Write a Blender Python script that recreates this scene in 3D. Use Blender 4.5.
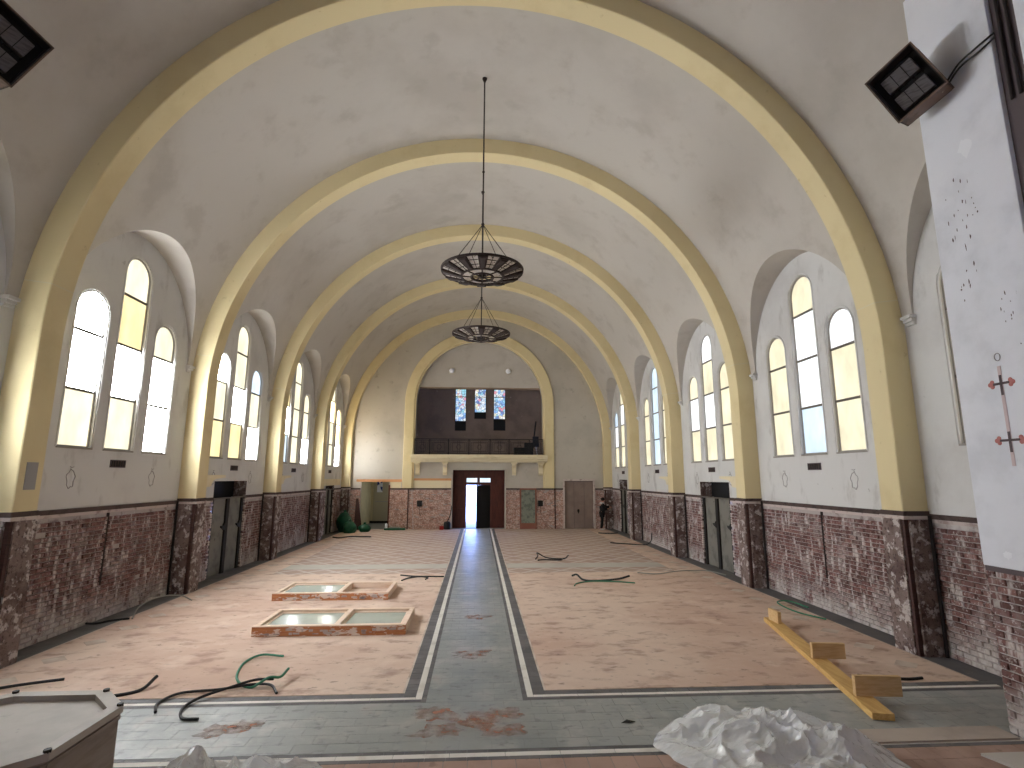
import bpy, bmesh, math, random
from mathutils import Vector, Matrix, noise

# ------------------------------------------------------------------ camera, world, light, exposure
scene = bpy.context.scene
COL = scene.collection
for o in list(bpy.data.objects):
    bpy.data.objects.remove(o)

cam_data = bpy.data.cameras.new('camera')
cam = bpy.data.objects.new('camera', cam_data)
COL.objects.link(cam)
cam_data.sensor_width = 36.0
cam_data.lens = 533.47 / 1024 * 36.0
cam_data.clip_start = 0.05
cam_data.clip_end = 500
cam.matrix_world = (Matrix.Translation((-0.0264, 0, 2.9)) @ Matrix.Rotation(-0.0614, 4, 'Z')
                    @ Matrix.Rotation(math.pi / 2 + 0.1729, 4, 'X') @ Matrix.Rotation(0.0025, 4, 'Z'))
scene.camera = cam

world = bpy.data.worlds.new('sky')
scene.world = world
world.use_nodes = True
wn = world.node_tree.nodes
bg = wn['Background']
bg.inputs['Color'].default_value = (0.30, 0.44, 1.0, 1)
bg.inputs['Strength'].default_value = 11.0

vs = scene.view_settings
vs.view_transform = 'Standard'
vs.look = 'None'
vs.gamma = 1.0
vs.use_curve_mapping = False
vs.exposure = 1.0
scene.cycles.use_denoising = True
scene.cycles.max_bounces = 10
scene.cycles.diffuse_bounces = 7
scene.cycles.glossy_bounces = 3
scene.cycles.transparent_max_bounces = 12
scene.cycles.sample_clamp_indirect = 6.0

# radiance of the daylit window panes: clear frosted glass on the bright left side and on the right side,
# tinted glass that lets much less through, and the added dim chancel windows out of view
GLOW_L, GLOW_R, GLOW_T, GLOW_C = 25.0, 0.62, 1.0, 0.3

# ------------------------------------------------------------------ dimensions (metres)
XW = 7.73          # wall face
XP = 7.27          # pilaster / rib inner face
ZC = 5.15          # centre height of the vault
R_V = 7.73
ZD = 2.22          # top of brick dado
PITCH = 5.515
T_RIB = 0.5
YF = 31.35         # far wall face
Y_END = -7.6       # chancel end wall
PI = math.pi
RIB = lambda i: 8.985 + PITCH * (i - 1)
BAYC = lambda k: 11.992 + PITCH * (k - 1)
LUN_W, LUN_Z, LUN_H = 2.27, 5.77, 2.5
rnd = random.Random(7)

# ------------------------------------------------------------------ helpers
def srgb(r, g, b):
    f = lambda c: (c / 255 / 12.92) if c / 255 <= 0.04045 else ((c / 255 + 0.055) / 1.055) ** 2.4
    return (f(r), f(g), f(b), 1.0)


MATS = {}


def mat(name, base, rough=0.85, layers=(), bump=None, spec=0.3, metal=0.0, vary=0.0, emis=None, alpha=None,
        trans=0.0, brick=None, coords='world'):
    """layers: (noise scale or (sx,sy,sz), lo, hi, colour, strength[, detail])"""
    m = bpy.data.materials.new(name)
    m.use_nodes = True
    nt = m.node_tree
    N, L = nt.nodes, nt.links
    bs = N['Principled BSDF']
    bs.inputs['Roughness'].default_value = rough
    bs.inputs['Specular IOR Level'].default_value = spec
    bs.inputs['Metallic'].default_value = metal
    if trans:
        bs.inputs['Transmission Weight'].default_value = trans
    if alpha is not None:
        bs.inputs['Alpha'].default_value = alpha
    if coords == 'world':
        vec = N.new('ShaderNodeNewGeometry').outputs['Position']
    else:
        vec = N.new('ShaderNodeTexCoord').outputs['Object']
    col = N.new('ShaderNodeRGB')
    col.outputs[0].default_value = base
    cur = col.outputs[0]
    if vary:
        g = N.new('ShaderNodeNewGeometry')
        oi = N.new('ShaderNodeObjectInfo')
        ad = N.new('ShaderNodeMath'); ad.operation = 'ADD'
        L.new(g.outputs['Random Per Island'], ad.inputs[0]); L.new(oi.outputs['Random'], ad.inputs[1])
        fr = N.new('ShaderNodeMath'); fr.operation = 'FRACT'
        L.new(ad.outputs[0], fr.inputs[0])
        mr = N.new('ShaderNodeMapRange')
        mr.inputs['To Min'].default_value = 1 - vary
        mr.inputs['To Max'].default_value = 1 + vary
        L.new(fr.outputs[0], mr.inputs['Value'])
        hs = N.new('ShaderNodeHueSaturation')
        L.new(mr.outputs[0], hs.inputs['Value']); L.new(cur, hs.inputs['Color'])
        cur = hs.outputs[0]

    def tex(scale, detail=5):
        t = N.new('ShaderNodeTexNoise')
        t.inputs['Detail'].default_value = detail
        t.inputs['Roughness'].default_value = 0.6
        if isinstance(scale, (tuple, list)):
            mp = N.new('ShaderNodeMapping')
            mp.inputs['Scale'].default_value = scale
            L.new(vec, mp.inputs['Vector']); L.new(mp.outputs[0], t.inputs['Vector'])
            t.inputs['Scale'].default_value = 1.0
        else:
            L.new(vec, t.inputs['Vector'])
            t.inputs['Scale'].default_value = scale
        return t.outputs['Fac']

    for ly in layers:
        sc, lo, hi, c, st = ly[:5]
        t = tex(sc, ly[5] if len(ly) > 5 else 5)
        mr = N.new('ShaderNodeMapRange')
        mr.interpolation_type = 'SMOOTHSTEP'
        mr.inputs['From Min'].default_value = lo
        mr.inputs['From Max'].default_value = hi
        mr.inputs['To Max'].default_value = st
        L.new(t, mr.inputs['Value'])
        fac = mr.outputs[0]
        if len(ly) > 6:   # limit a wear layer to a height band (zlo, zhi): splash and salt line of a wall foot
            sx = N.new('ShaderNodeSeparateXYZ'); L.new(vec, sx.inputs[0])
            m2 = N.new('ShaderNodeMapRange')
            m2.inputs['From Min'].default_value = ly[6][0]
            m2.inputs['From Max'].default_value = ly[6][1]
            L.new(sx.outputs['Z'], m2.inputs['Value'])
            mm = N.new('ShaderNodeMath'); mm.operation = 'MULTIPLY'
            L.new(fac, mm.inputs[0]); L.new(m2.outputs[0], mm.inputs[1])
            fac = mm.outputs[0]
        mx = N.new('ShaderNodeMix'); mx.data_type = 'RGBA'
        L.new(fac, mx.inputs['Factor']); L.new(cur, mx.inputs['A'])
        mx.inputs['B'].default_value = c
        cur = mx.outputs['Result']
    L.new(cur, bs.inputs['Base Color'])
    if bump:
        t = tex(bump[0], 6)
        b = N.new('ShaderNodeBump')
        b.inputs['Strength'].default_value = bump[1]
        b.inputs['Distance'].default_value = bump[2] if len(bump) > 2 else 0.02
        L.new(t, b.inputs['Height']); L.new(b.outputs[0], bs.inputs['Normal'])
    if emis:
        bs.inputs['Emission Strength'].default_value = emis[1]
        if len(emis) > 2:
            t = tex(emis[2], 3)
            mr = N.new('ShaderNodeMapRange')
            mr.inputs['From Min'].default_value = 0.3; mr.inputs['From Max'].default_value = 0.7
            mr.inputs['To Min'].default_value = emis[3]; mr.inputs['To Max'].default_value = 1.15
            L.new(t, mr.inputs['Value'])
            mx = N.new('ShaderNodeMix'); mx.data_type = 'RGBA'; mx.blend_type = 'MULTIPLY'
            mx.inputs['Factor'].default_value = 1
            mx.inputs['A'].default_value = emis[0]
            L.new(mr.outputs[0], mx.inputs['B'])
            L.new(mx.outputs['Result'], bs.inputs['Emission Color'])
        else:
            bs.inputs['Emission Color'].default_value = emis[0]
    MATS[name] = m
    return m


def tag(o, label=None, cat=None, group=None, kind=None):
    if label: o['label'] = label
    if cat: o['category'] = cat
    if group: o['group'] = group
    if kind: o['kind'] = kind
    return o


def empty(name, loc=(0, 0, 0), rot=None, label=None, cat=None, group=None, kind=None, mw=None):
    e = bpy.data.objects.new(name, None)
    COL.objects.link(e)
    e.empty_display_size = 0.2
    if mw is not None:
        e.matrix_world = mw
    else:
        e.location = loc
        if rot: e.rotation_euler = rot
    return tag(e, label, cat, group, kind)


class MB:
    def __init__(s):
        s.v, s.f = [], []

    def add(s, vs, fs):
        b = len(s.v)
        s.v += [tuple(v) for v in vs]
        s.f += [tuple(b + i for i in f) for f in fs]
        return s

    def box(s, x0, x1, y0, y1, z0, z1):
        x0, x1 = min(x0, x1), max(x0, x1); y0, y1 = min(y0, y1), max(y0, y1)
        return s.add([(x0, y0, z0), (x1, y0, z0), (x1, y1, z0), (x0, y1, z0), (x0, y0, z1), (x1, y0, z1), (x1, y1, z1), (x0, y1, z1)],
                     [(0, 3, 2, 1), (4, 5, 6, 7), (0, 1, 5, 4), (1, 2, 6, 5), (2, 3, 7, 6), (3, 0, 4, 7)])

    def beam(s, a, b, w, h, up=(0, 0, 1)):
        a, b = Vector(a), Vector(b)
        d = (b - a).normalized()
        u = Vector(up)
        if abs(d.dot(u)) > 0.99: u = Vector((0, 1, 0))
        r = d.cross(u).normalized() * (w / 2)
        t = r.cross(d).normalized() * (h / 2)
        vs = [p + q for p in (a, b) for q in (-r - t, r - t, r + t, -r + t)]
        return s.add(vs, [(0, 1, 2, 3), (7, 6, 5, 4), (0, 4, 5, 1), (1, 5, 6, 2), (2, 6, 7, 3), (3, 7, 4, 0)])

    def tube(s, pts, r, n=8, caps=True):
        pts = [Vector(p) for p in pts]
        rings = []
        for i, p in enumerate(pts):
            d = (pts[min(i + 1, len(pts) - 1)] - pts[max(i - 1, 0)]).normalized()
            u = Vector((0, 0, 1)) if abs(d.z) < 0.9 else Vector((1, 0, 0))
            a = d.cross(u).normalized(); c = d.cross(a).normalized()
            rr = r[i] if isinstance(r, (list, tuple)) else r
            rings.append([p + (a * math.cos(2 * PI * k / n) + c * math.sin(2 * PI * k / n)) * rr for k in range(n)])
        vs = [q for ring in rings for q in ring]
        fs = [(i * n + k, i * n + (k + 1) % n, (i + 1) * n + (k + 1) % n, (i + 1) * n + k) for i in range(len(pts) - 1) for k in range(n)]
        if caps:
            fs += [tuple(range(n))[::-1], tuple((len(pts) - 1) * n + k for k in range(n))]
        return s.add(vs, fs)

    def lathe(s, prof, n=32, c=(0, 0, 0), a0=0, a1=2 * PI):
        full = abs(a1 - a0 - 2 * PI) < 1e-6
        m = n if full else n + 1
        vs = [(c[0] + r * math.cos(a0 + (a1 - a0) * k / n), c[1] + r * math.sin(a0 + (a1 - a0) * k / n), c[2] + z) for r, z in prof for k in range(m)]
        fs = []
        for i in range(len(prof) - 1):
            for k in range(n):
                k2 = (k + 1) % m
                fs.append((i * m + k, i * m + k2, (i + 1) * m + k2, (i + 1) * m + k))
        return s.add(vs, fs)

    def prism(s, poly, fn, d0, d1):
        """poly of 2D points, fn(u, v, d) -> xyz, extruded from d0 to d1"""
        n = len(poly)
        vs = [fn(u, v, d0) for u, v in poly] + [fn(u, v, d1) for u, v in poly]
        return s.add(vs, [tuple(range(n))[::-1], tuple(range(n, 2 * n))] + [(i, (i + 1) % n, n + (i + 1) % n, n + i) for i in range(n)])

    def sphere(s, c, r, n=16, m=10, sc=(1, 1, 1)):
        prof = [(r * math.sin(PI * i / m), -r * math.cos(PI * i / m)) for i in range(m + 1)]
        b = len(s.v)
        s.lathe([(max(p, 1e-4), z) for p, z in prof], n)
        for i in range(b, len(s.v)):
            x, y, z = s.v[i]
            s.v[i] = (c[0] + x * sc[0], c[1] + y * sc[1], c[2] + z * sc[2])
        return s

    def mesh(s, name, material, smooth=False, bevel=0):
        me = bpy.data.meshes.new(name)
        me.from_pydata(s.v, [], s.f)
        bm = bmesh.new(); bm.from_mesh(me)
        bmesh.ops.recalc_face_normals(bm, faces=bm.faces)
        if bevel:
            bmesh.ops.remove_doubles(bm, verts=bm.verts, dist=1e-5)
            bmesh.ops.bevel(bm, geom=[e for e in bm.edges if len(e.link_faces) == 2 and e.calc_face_angle(0) > 0.5], offset=bevel, segments=2, affect='EDGES', profile=0.6)
        bm.to_mesh(me); bm.free()
        if material: me.materials.append(MATS[material])
        if smooth:
            me.polygons.foreach_set('use_smooth', [True] * len(me.polygons))
            me.set_sharp_from_angle(angle=smooth if smooth is not True else 0.7)
        return me

    def build(s, name, material, parent=None, smooth=False, bevel=0, kind=None, label=None, cat=None, group=None, loc=None):
        o = bpy.data.objects.new(name, s.mesh(name, material, smooth, bevel))
        COL.objects.link(o)
        if parent: o.parent = parent
        if loc: o.location = loc
        return tag(o, label, cat, group, kind)


def put(name, me, parent, loc, rot=None):
    o = bpy.data.objects.new(name, me)
    COL.objects.link(o)
    o.parent = parent
    o.location = loc
    if rot: o.rotation_euler = rot
    return o


def spline(pts, n=8):
    """Catmull-Rom through the points"""
    P = [Vector(p) for p in pts]
    P = [P[0] * 2 - P[1]] + P + [P[-1] * 2 - P[-2]]
    out = []
    for i in range(1, len(P) - 2):
        for k in range(n):
            t = k / n
            a, b, c, d = P[i - 1], P[i], P[i + 1], P[i + 2]
            out.append(0.5 * ((2 * b) + (c - a) * t + (2 * a - 5 * b + 4 * c - d) * t * t + (3 * b - a - 3 * c + d) * t ** 3))
    out.append(P[-2])
    return out


# ------------------------------------------------------------------ materials
mat('vault', srgb(192, 187, 180), 0.9, [(0.35, 0.45, 0.7, srgb(176, 170, 162), 0.75), (1.1, 0.52, 0.7, srgb(168, 161, 152), 0.5), (5.5, 0.74, 0.8, srgb(120, 112, 102), 0.6)], (9, 0.12))
mat('plaster', srgb(210, 210, 209), 0.9, [(0.5, 0.45, 0.7, srgb(190, 188, 187), 0.7), ((2.2, 2.2, 0.9), 0.54, 0.72, srgb(166, 163, 161), 0.65, 8), (4.5, 0.70, 0.78, srgb(120, 116, 112), 0.6), (3.1, 0.73, 0.76, srgb(238, 236, 233), 0.9)], (7, 0.2))
mat('plaster_far', srgb(190, 184, 173), 0.9, [(0.5, 0.45, 0.7, srgb(172, 166, 155), 0.7), (2.4, 0.58, 0.75, srgb(150, 145, 134), 0.6), (6, 0.72, 0.78, srgb(110, 104, 96), 0.6)], (7, 0.2))
mat('pier_paint', srgb(224, 226, 233), 0.7, [(1.2, 0.45, 0.7, srgb(206, 208, 215), 0.8), ((9, 9, 3.5), 0.73, 0.76, srgb(130, 126, 126), 0.7), (2.0, 0.74, 0.76, srgb(244, 244, 243), 0.9)], (6, 0.15))
mat('cream', srgb(222, 207, 164), 0.75, [(0.8, 0.5, 0.7, srgb(212, 195, 150), 0.7), (5, 0.66, 0.76, srgb(182, 164, 122), 0.5), (2.7, 0.74, 0.76, srgb(124, 112, 88), 0.6)], (12, 0.1))
mat('cream_light', srgb(224, 212, 180), 0.75, [(1.8, 0.5, 0.7, srgb(208, 194, 160), 0.7), (6, 0.66, 0.74, srgb(150, 132, 100), 0.6)], (12, 0.1))
mat('joint_line', srgb(220, 210, 180), 0.9)
mat('brick', srgb(116, 84, 80), 0.92, [(14, 0.5, 0.7, srgb(84, 60, 58), 0.7), (1.3, 0.5, 0.66, srgb(196, 188, 186), 0.35, 8), ((8, 8, 2.4), 0.5, 0.66, srgb(216, 209, 206), 0.72, 8), (22, 0.56, 0.68, srgb(222, 216, 212), 0.6, 5), (3.0, 0.30, 0.55, srgb(206, 200, 196), 0.75, 6, (0.6, 0.05))], (40, 0.5, 0.01), vary=0.35)
mat('brick_far', srgb(172, 132, 118), 0.92, [(15, 0.46, 0.6, srgb(226, 210, 198), 0.75, 8), (4, 0.54, 0.66, srgb(140, 102, 92), 0.6, 6)], (30, 0.5, 0.01), vary=0.3)
mat('mortar', srgb(178, 169, 165), 0.95, [(4, 0.52, 0.65, srgb(126, 112, 108), 0.8), (1.5, 0.56, 0.68, srgb(204, 198, 194), 0.8)], (30, 0.6, 0.02))
mat('rough_render', srgb(136, 120, 115), 0.95, [(1.6, 0.42, 0.62, srgb(92, 72, 68), 0.8, 8), (6, 0.52, 0.6, srgb(208, 200, 197), 0.8, 8), (15, 0.55, 0.63, srgb(66, 52, 50), 0.7)], (18, 0.9, 0.05))
mat('rail_dark', srgb(82, 68, 65), 0.85, [(5, 0.5, 0.65, srgb(60, 50, 48), 0.8), (3, 0.66, 0.71, srgb(205, 200, 196), 0.9)], (20, 0.3))
mat('lip', srgb(198, 186, 180), 0.9, [(4, 0.5, 0.65, srgb(150, 132, 126), 0.8)], (20, 0.4))
mat('dark_wood', srgb(74, 50, 46), 0.6, [((3, 3, 30), 0.45, 0.65, srgb(50, 34, 32), 0.7)], (20, 0.2))
mat('slot_dark', srgb(38, 30, 29), 0.95)
mat('iron', srgb(40, 37, 36), 0.6, metal=0.3)
mat('pipe', srgb(46, 40, 40), 0.7)
mat('door_grey', srgb(120, 118, 110), 0.7, [(2.2, 0.45, 0.65, srgb(92, 90, 84), 0.8), (5, 0.66, 0.74, srgb(60, 58, 54), 0.7)], (14, 0.1))
mat('door_dark', srgb(34, 31, 30), 0.7)
mat('floor_base', srgb(136, 137, 134), 0.9)
mat('dust_brown', srgb(214, 191, 173), 0.92, [(0.28, 0.42, 0.62, srgb(196, 165, 147), 0.8), ((1.7, 2.8, 1), 0.5, 0.68, srgb(160, 131, 116), 0.75, 10), ((5.5, 8, 1), 0.58, 0.72, srgb(112, 92, 83), 0.6, 8), (1.1, 0.54, 0.7, srgb(226, 207, 190), 0.5)], (14, 0.15))
mat('border_brown', srgb(176, 156, 143), 0.92, [(0.5, 0.42, 0.62, srgb(150, 130, 119), 0.8), ((3, 7, 1), 0.58, 0.68, srgb(118, 100, 92), 0.6, 8)], (14, 0.15))
mat('slate', srgb(152, 155, 152), 0.4, [(0.45, 0.4, 0.65, srgb(128, 134, 132), 0.8), (2.2, 0.48, 0.66, srgb(176, 174, 169), 0.6, 8), ((5, 9, 1), 0.55, 0.68, srgb(100, 101, 100), 0.6, 8), (1.1, 0.6, 0.72, srgb(152, 136, 126), 0.5)], (16, 0.15), spec=0.5, vary=0.05)
mat('slate_dark', srgb(108, 106, 106), 0.55, [(2, 0.4, 0.65, srgb(88, 86, 88), 0.8), (6, 0.6, 0.7, srgb(140, 134, 130), 0.5)], (16, 0.15), vary=0.18)
mat('white_strip', srgb(222, 218, 210), 0.7, [(3, 0.5, 0.7, srgb(196, 190, 180), 0.7)], (16, 0.1), vary=0.05)
mat('terracotta', srgb(176, 148, 134), 0.85, [(1, 0.42, 0.65, srgb(154, 126, 114), 0.8), (5, 0.6, 0.7, srgb(118, 98, 90), 0.5)], (16, 0.15), vary=0.06)
mat('pale_tile', srgb(208, 194, 180), 0.85, [(2.0, 0.4, 0.6, srgb(186, 166, 150), 0.9)])
mat('green_tile', srgb(188, 184, 174), 0.8, [(0.8, 0.45, 0.65, srgb(174, 168, 160), 0.8)])
bdm = mat('brick_dust', srgb(182, 132, 110), 0.95, [(4, 0.45, 0.6, srgb(160, 122, 104), 0.9)])
_n, _l = bdm.node_tree.nodes, bdm.node_tree.links
_t = _n.new('ShaderNodeTexNoise'); _t.inputs['Scale'].default_value = 7.0; _t.inputs['Detail'].default_value = 8
_l.new(_n.new('ShaderNodeNewGeometry').outputs['Position'], _t.inputs['Vector'])
_r = _n.new('ShaderNodeMapRange'); _r.inputs['From Min'].default_value = 0.34; _r.inputs['From Max'].default_value = 0.72; _r.inputs['To Max'].default_value = 0.8
_l.new(_t.outputs['Fac'], _r.inputs['Value']); _l.new(_r.outputs[0], _n['Principled BSDF'].inputs['Alpha'])
mat('wood_frame', srgb(228, 206, 186), 0.7, [((3, 20, 20), 0.45, 0.65, srgb(210, 180, 152), 0.7), (6, 0.64, 0.7, srgb(234, 226, 218), 0.8)], (20, 0.2))
mat('wood_orange', srgb(194, 132, 90), 0.7, [((2, 30, 30), 0.45, 0.65, srgb(176, 108, 70), 0.7), ((3.2, 2, 9), 0.53, 0.57, srgb(232, 220, 210), 0.9, 8)], (20, 0.3))
mat('frame_glass', srgb(186, 196, 186), 0.18, [(1.5, 0.45, 0.7, srgb(170, 180, 172), 0.7)], spec=0.6, alpha=0.85)
mat('pine', srgb(214, 176, 112), 0.6, [((30, 2, 30), 0.42, 0.62, srgb(196, 152, 88), 0.7)], (24, 0.1))
mat('pine_pale', srgb(218, 186, 138), 0.65, [((4, 30, 30), 0.42, 0.62, srgb(202, 164, 114), 0.7)], (24, 0.1))
mat('box_top', srgb(182, 174, 164), 0.6, [(1.2, 0.42, 0.65, srgb(164, 156, 146), 0.8), (5, 0.64, 0.72, srgb(126, 116, 108), 0.5)], (20, 0.1))
mat('box_side', srgb(150, 138, 128), 0.65, [((2, 2, 14), 0.42, 0.65, srgb(126, 114, 105), 0.7)], (20, 0.15))
mat('cable_black', srgb(34, 34, 35), 0.45)
mat('cable_green', srgb(60, 128, 100), 0.5)
mat('cable_grey', srgb(150, 150, 142), 0.5)
mat('green_bag', srgb(26, 92, 66), 0.45, [(4, 0.45, 0.65, srgb(16, 66, 48), 0.7)], (12, 0.4))
mat('lamp_case', srgb(52, 48, 46), 0.5, [(3, 0.5, 0.7, srgb(74, 66, 62), 0.6)])
mat('lamp_bronze', srgb(120, 98, 86), 0.55, [(2.6, 0.52, 0.58, srgb(88, 76, 66), 0.8), (4.2, 0.68, 0.7, srgb(190, 180, 160), 0.9)])
mat('lamp_panel', srgb(104, 100, 100), 0.45, [((6, 6, 40), 0.45, 0.65, srgb(80, 76, 76), 0.8)])
mat('lamp_inner', srgb(24, 22, 21), 0.6)
mat('chand_dark', srgb(44, 34, 32), 0.6, [(6, 0.45, 0.65, srgb(62, 52, 50), 0.7)])
mat('chand_panel', srgb(62, 54, 54), 0.5)
mat('chand_glass', srgb(226, 220, 210), 0.4, [(16, 0.58, 0.64, srgb(80, 72, 68), 0.8)], alpha=0.5)
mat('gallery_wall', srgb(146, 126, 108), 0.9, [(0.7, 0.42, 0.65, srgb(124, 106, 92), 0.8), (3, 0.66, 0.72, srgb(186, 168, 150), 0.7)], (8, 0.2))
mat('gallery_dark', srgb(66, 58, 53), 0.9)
mat('entry_wood', srgb(86, 44, 34), 0.5, [((20, 4, 3), 0.45, 0.65, srgb(62, 32, 26), 0.7)], (20, 0.1))
mat('black', srgb(18, 17, 17), 0.6)
mat('door_taupe', srgb(142, 126, 116), 0.65, [(1, 0.45, 0.65, srgb(128, 112, 104), 0.8)])
mat('notice_glass', srgb(128, 134, 122), 0.3, [(6, 0.45, 0.6, srgb(96, 104, 94), 0.9), (12, 0.6, 0.68, srgb(168, 170, 160), 0.8)])
mat('notice_frame', srgb(134, 88, 74), 0.6)
mat('orange_band', srgb(206, 150, 104), 0.8, [(2, 0.5, 0.65, srgb(190, 134, 92), 0.7)])
mat('passage', srgb(206, 196, 160), 0.85, [(1, 0.45, 0.65, srgb(190, 180, 146), 0.8)])
mat('passage_door', srgb(176, 168, 144), 0.7)
mat('sign_white', srgb(232, 234, 240), 0.5)
mat('sign_blue', srgb(40, 62, 130), 0.5)
mat('stone_ground', srgb(190, 186, 178), 0.9)
mat('red_paint', srgb(150, 44, 40), 0.6)
mat('rust_red', srgb(186, 122, 118), 0.9)
mat('stain_pink', srgb(206, 188, 190), 0.9)
mat('stain_shade_dark', srgb(96, 86, 88), 0.9)
mat('mark_grey', srgb(158, 156, 155), 0.9)
mat('board_grey', srgb(186, 174, 162), 0.8, [(1.2, 0.45, 0.65, srgb(168, 156, 146), 0.8)], (20, 0.1))
mat('board_pale', srgb(196, 190, 182), 0.8)
mat('skin', srgb(196, 148, 122), 0.6)
mat('cloth_black', srgb(22, 22, 25), 0.9)
mat('hair', srgb(30, 24, 22), 0.7)
mat('shoe_white', srgb(214, 210, 206), 0.7)
mat('lead', srgb(96, 90, 82), 0.6)
mat('win_frame', srgb(150, 146, 140), 0.8)

# plastic film: thin, crinkled, half see-through
pm = mat('plastic', srgb(250, 252, 251), 0.08, [(5, 0.5, 0.7, srgb(232, 238, 236), 0.6)], ((7, 18, 7), 0.7, 0.05), spec=1.0, alpha=0.8)
pm.node_tree.nodes['Principled BSDF'].inputs['Coat Weight'].default_value = 0.8
pm.node_tree.nodes['Principled BSDF'].inputs['Coat Roughness'].default_value = 0.04
pm.node_tree.nodes['Principled BSDF'].inputs['Subsurface Weight'].default_value = 0.0

# window glass lit from behind by the day
PANE = {'w': (0.94, 0.97, 1.0), 'c': (0.50, 0.46, 0.33), 'a': (0.52, 0.42, 0.22), 'b': (0.38, 0.47, 0.56), 'y': (1.0, 0.76, 0.40)}
for k, c in PANE.items():
    for sd, gl in (('L', GLOW_L), ('R', GLOW_R)):
        st_ = gl if k == 'w' else (4.8 if k == 'y' else GLOW_T * (1.35 if sd == 'L' else 1.0))
        mat('pane_' + sd + k, (0.5 * c[0], 0.5 * c[1], 0.5 * c[2], 1), 0.35, emis=((*c, 1), st_, (2.2, 2.2, 1.1), 0.72), bump=(60, 0.3, 0.01))
mat('pane_chancel', (0.5, 0.48, 0.45, 1), 0.35, emis=((1.0, 0.96, 0.90, 1), GLOW_C))

# stained glass
sg = mat('stained', srgb(120, 140, 180), 0.3)
_n, _l = sg.node_tree.nodes, sg.node_tree.links
_b = _n['Principled BSDF']
_g = _n.new('ShaderNodeNewGeometry')
_v = _n.new('ShaderNodeTexVoronoi'); _v.inputs['Scale'].default_value = 6.5
_l.new(_g.outputs['Position'], _v.inputs['Vector'])
_sp = _n.new('ShaderNodeSeparateColor'); _l.new(_v.outputs['Color'], _sp.inputs[0])
_r = _n.new('ShaderNodeValToRGB')
_r.color_ramp.interpolation = 'CONSTANT'
_els = [(0.0, (0.75, 0.88, 1.0)), (0.3, (0.25, 0.5, 0.9)), (0.45, (1, 1, 0.95)), (0.62, (0.35, 0.75, 0.85)), (0.76, (0.9, 0.3, 0.35)), (0.84, (0.95, 0.85, 0.5)), (0.92, (0.12, 0.2, 0.5))]
_r.color_ramp.elements[0].position = 0; _r.color_ramp.elements[0].color = (*_els[0][1], 1)
_r.color_ramp.elements[1].position = _els[1][0]; _r.color_ramp.elements[1].color = (*_els[1][1], 1)
for p, c in _els[2:]:
    e = _r.color_ramp.elements.new(p); e.color = (*c, 1)
_l.new(_sp.outputs[0], _r.inputs[0])
_v2 = _n.new('ShaderNodeTexVoronoi'); _v2.feature = 'DISTANCE_TO_EDGE'; _v2.inputs['Scale'].default_value = 6.5
_l.new(_g.outputs['Position'], _v2.inputs['Vector'])
_c = _n.new('ShaderNodeMath'); _c.operation = 'GREATER_THAN'; _c.inputs[1].default_value = 0.05
_l.new(_v2.outputs['Distance'], _c.inputs[0])
_m = _n.new('ShaderNodeMath'); _m.operation = 'MULTIPLY'; _m.inputs[1].default_value = 0.5
_l.new(_c.outputs[0], _m.inputs[0])
_l.new(_r.outputs[0], _b.inputs['Emission Color']); _l.new(_m.outputs[0], _b.inputs['Emission Strength'])

# diagonal tile field of the far floor: brown lozenges with pale joints
tf = mat('lozenge_tile', srgb(164, 138, 122), 0.8, [(0.5, 0.45, 0.65, srgb(150, 126, 112), 0.7)], (16, 0.1))
_n, _l = tf.node_tree.nodes, tf.node_tree.links
_b = _n['Principled BSDF']
_g = _n.new('ShaderNodeNewGeometry')
_mp = _n.new('ShaderNodeMapping'); _mp.vector_type = 'POINT'
_mp.inputs['Rotation'].default_value = (0, 0, PI / 4)
_l.new(_g.outputs['Position'], _mp.inputs['Vector'])
_bt = _n.new('ShaderNodeTexBrick')
_bt.offset = 0.0
_bt.inputs['Scale'].default_value = 1.0
_bt.inputs['Brick Width'].default_value = 0.62
_bt.inputs['Row Height'].default_value = 0.62
_bt.inputs['Mortar Size'].default_value = 0.07
_bt.inputs['Mortar Smooth'].default_value = 0.3
_bt.inputs['Color1'].default_value = srgb(190, 170, 157)
_bt.inputs['Color2'].default_value = srgb(176, 154, 142)
_bt.inputs['Mortar'].default_value = srgb(210, 197, 186)
_l.new(_mp.outputs[0], _bt.inputs['Vector'])
_old = _b.inputs['Base Color'].links[0].from_socket
_mx = _n.new('ShaderNodeMix'); _mx.data_type = 'RGBA'; _mx.inputs['Factor'].default_value = 0.65
_l.new(_old, _mx.inputs['A']); _l.new(_bt.outputs['Color'], _mx.inputs['B'])
_l.new(_mx.outputs['Result'], _b.inputs['Base Color'])


# ------------------------------------------------------------------ piece-by-piece fields (bricks, tiles)
def wedge(mb, c, hx, hy, hz, axis, sgn, ins=0.006):
    """a small block whose front face (along axis, direction sgn) is a little smaller than its body"""
    ax = 'xyz'.index(axis)
    h = [hx, hy, hz]
    oth = [i for i in range(3) if i != ax]
    vs = []
    for d, k in ((-1, 0), (0.4, 0), (1, ins)):
        for a, b in ((-1, -1), (1, -1), (1, 1), (-1, 1)):
            p = [0, 0, 0]
            p[ax] = c[ax] + sgn * d * h[ax]
            p[oth[0]] = c[oth[0]] + a * (h[oth[0]] - k)
            p[oth[1]] = c[oth[1]] + b * (h[oth[1]] - k)
            vs.append(p)
    fs = [(8, 9, 10, 11)] + [(r * 4 + i, r * 4 + (i + 1) % 4, r * 4 + 4 + (i + 1) % 4, r * 4 + 4 + i) for r in (0, 1) for i in range(4)]
    mb.add(vs, fs)


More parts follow.
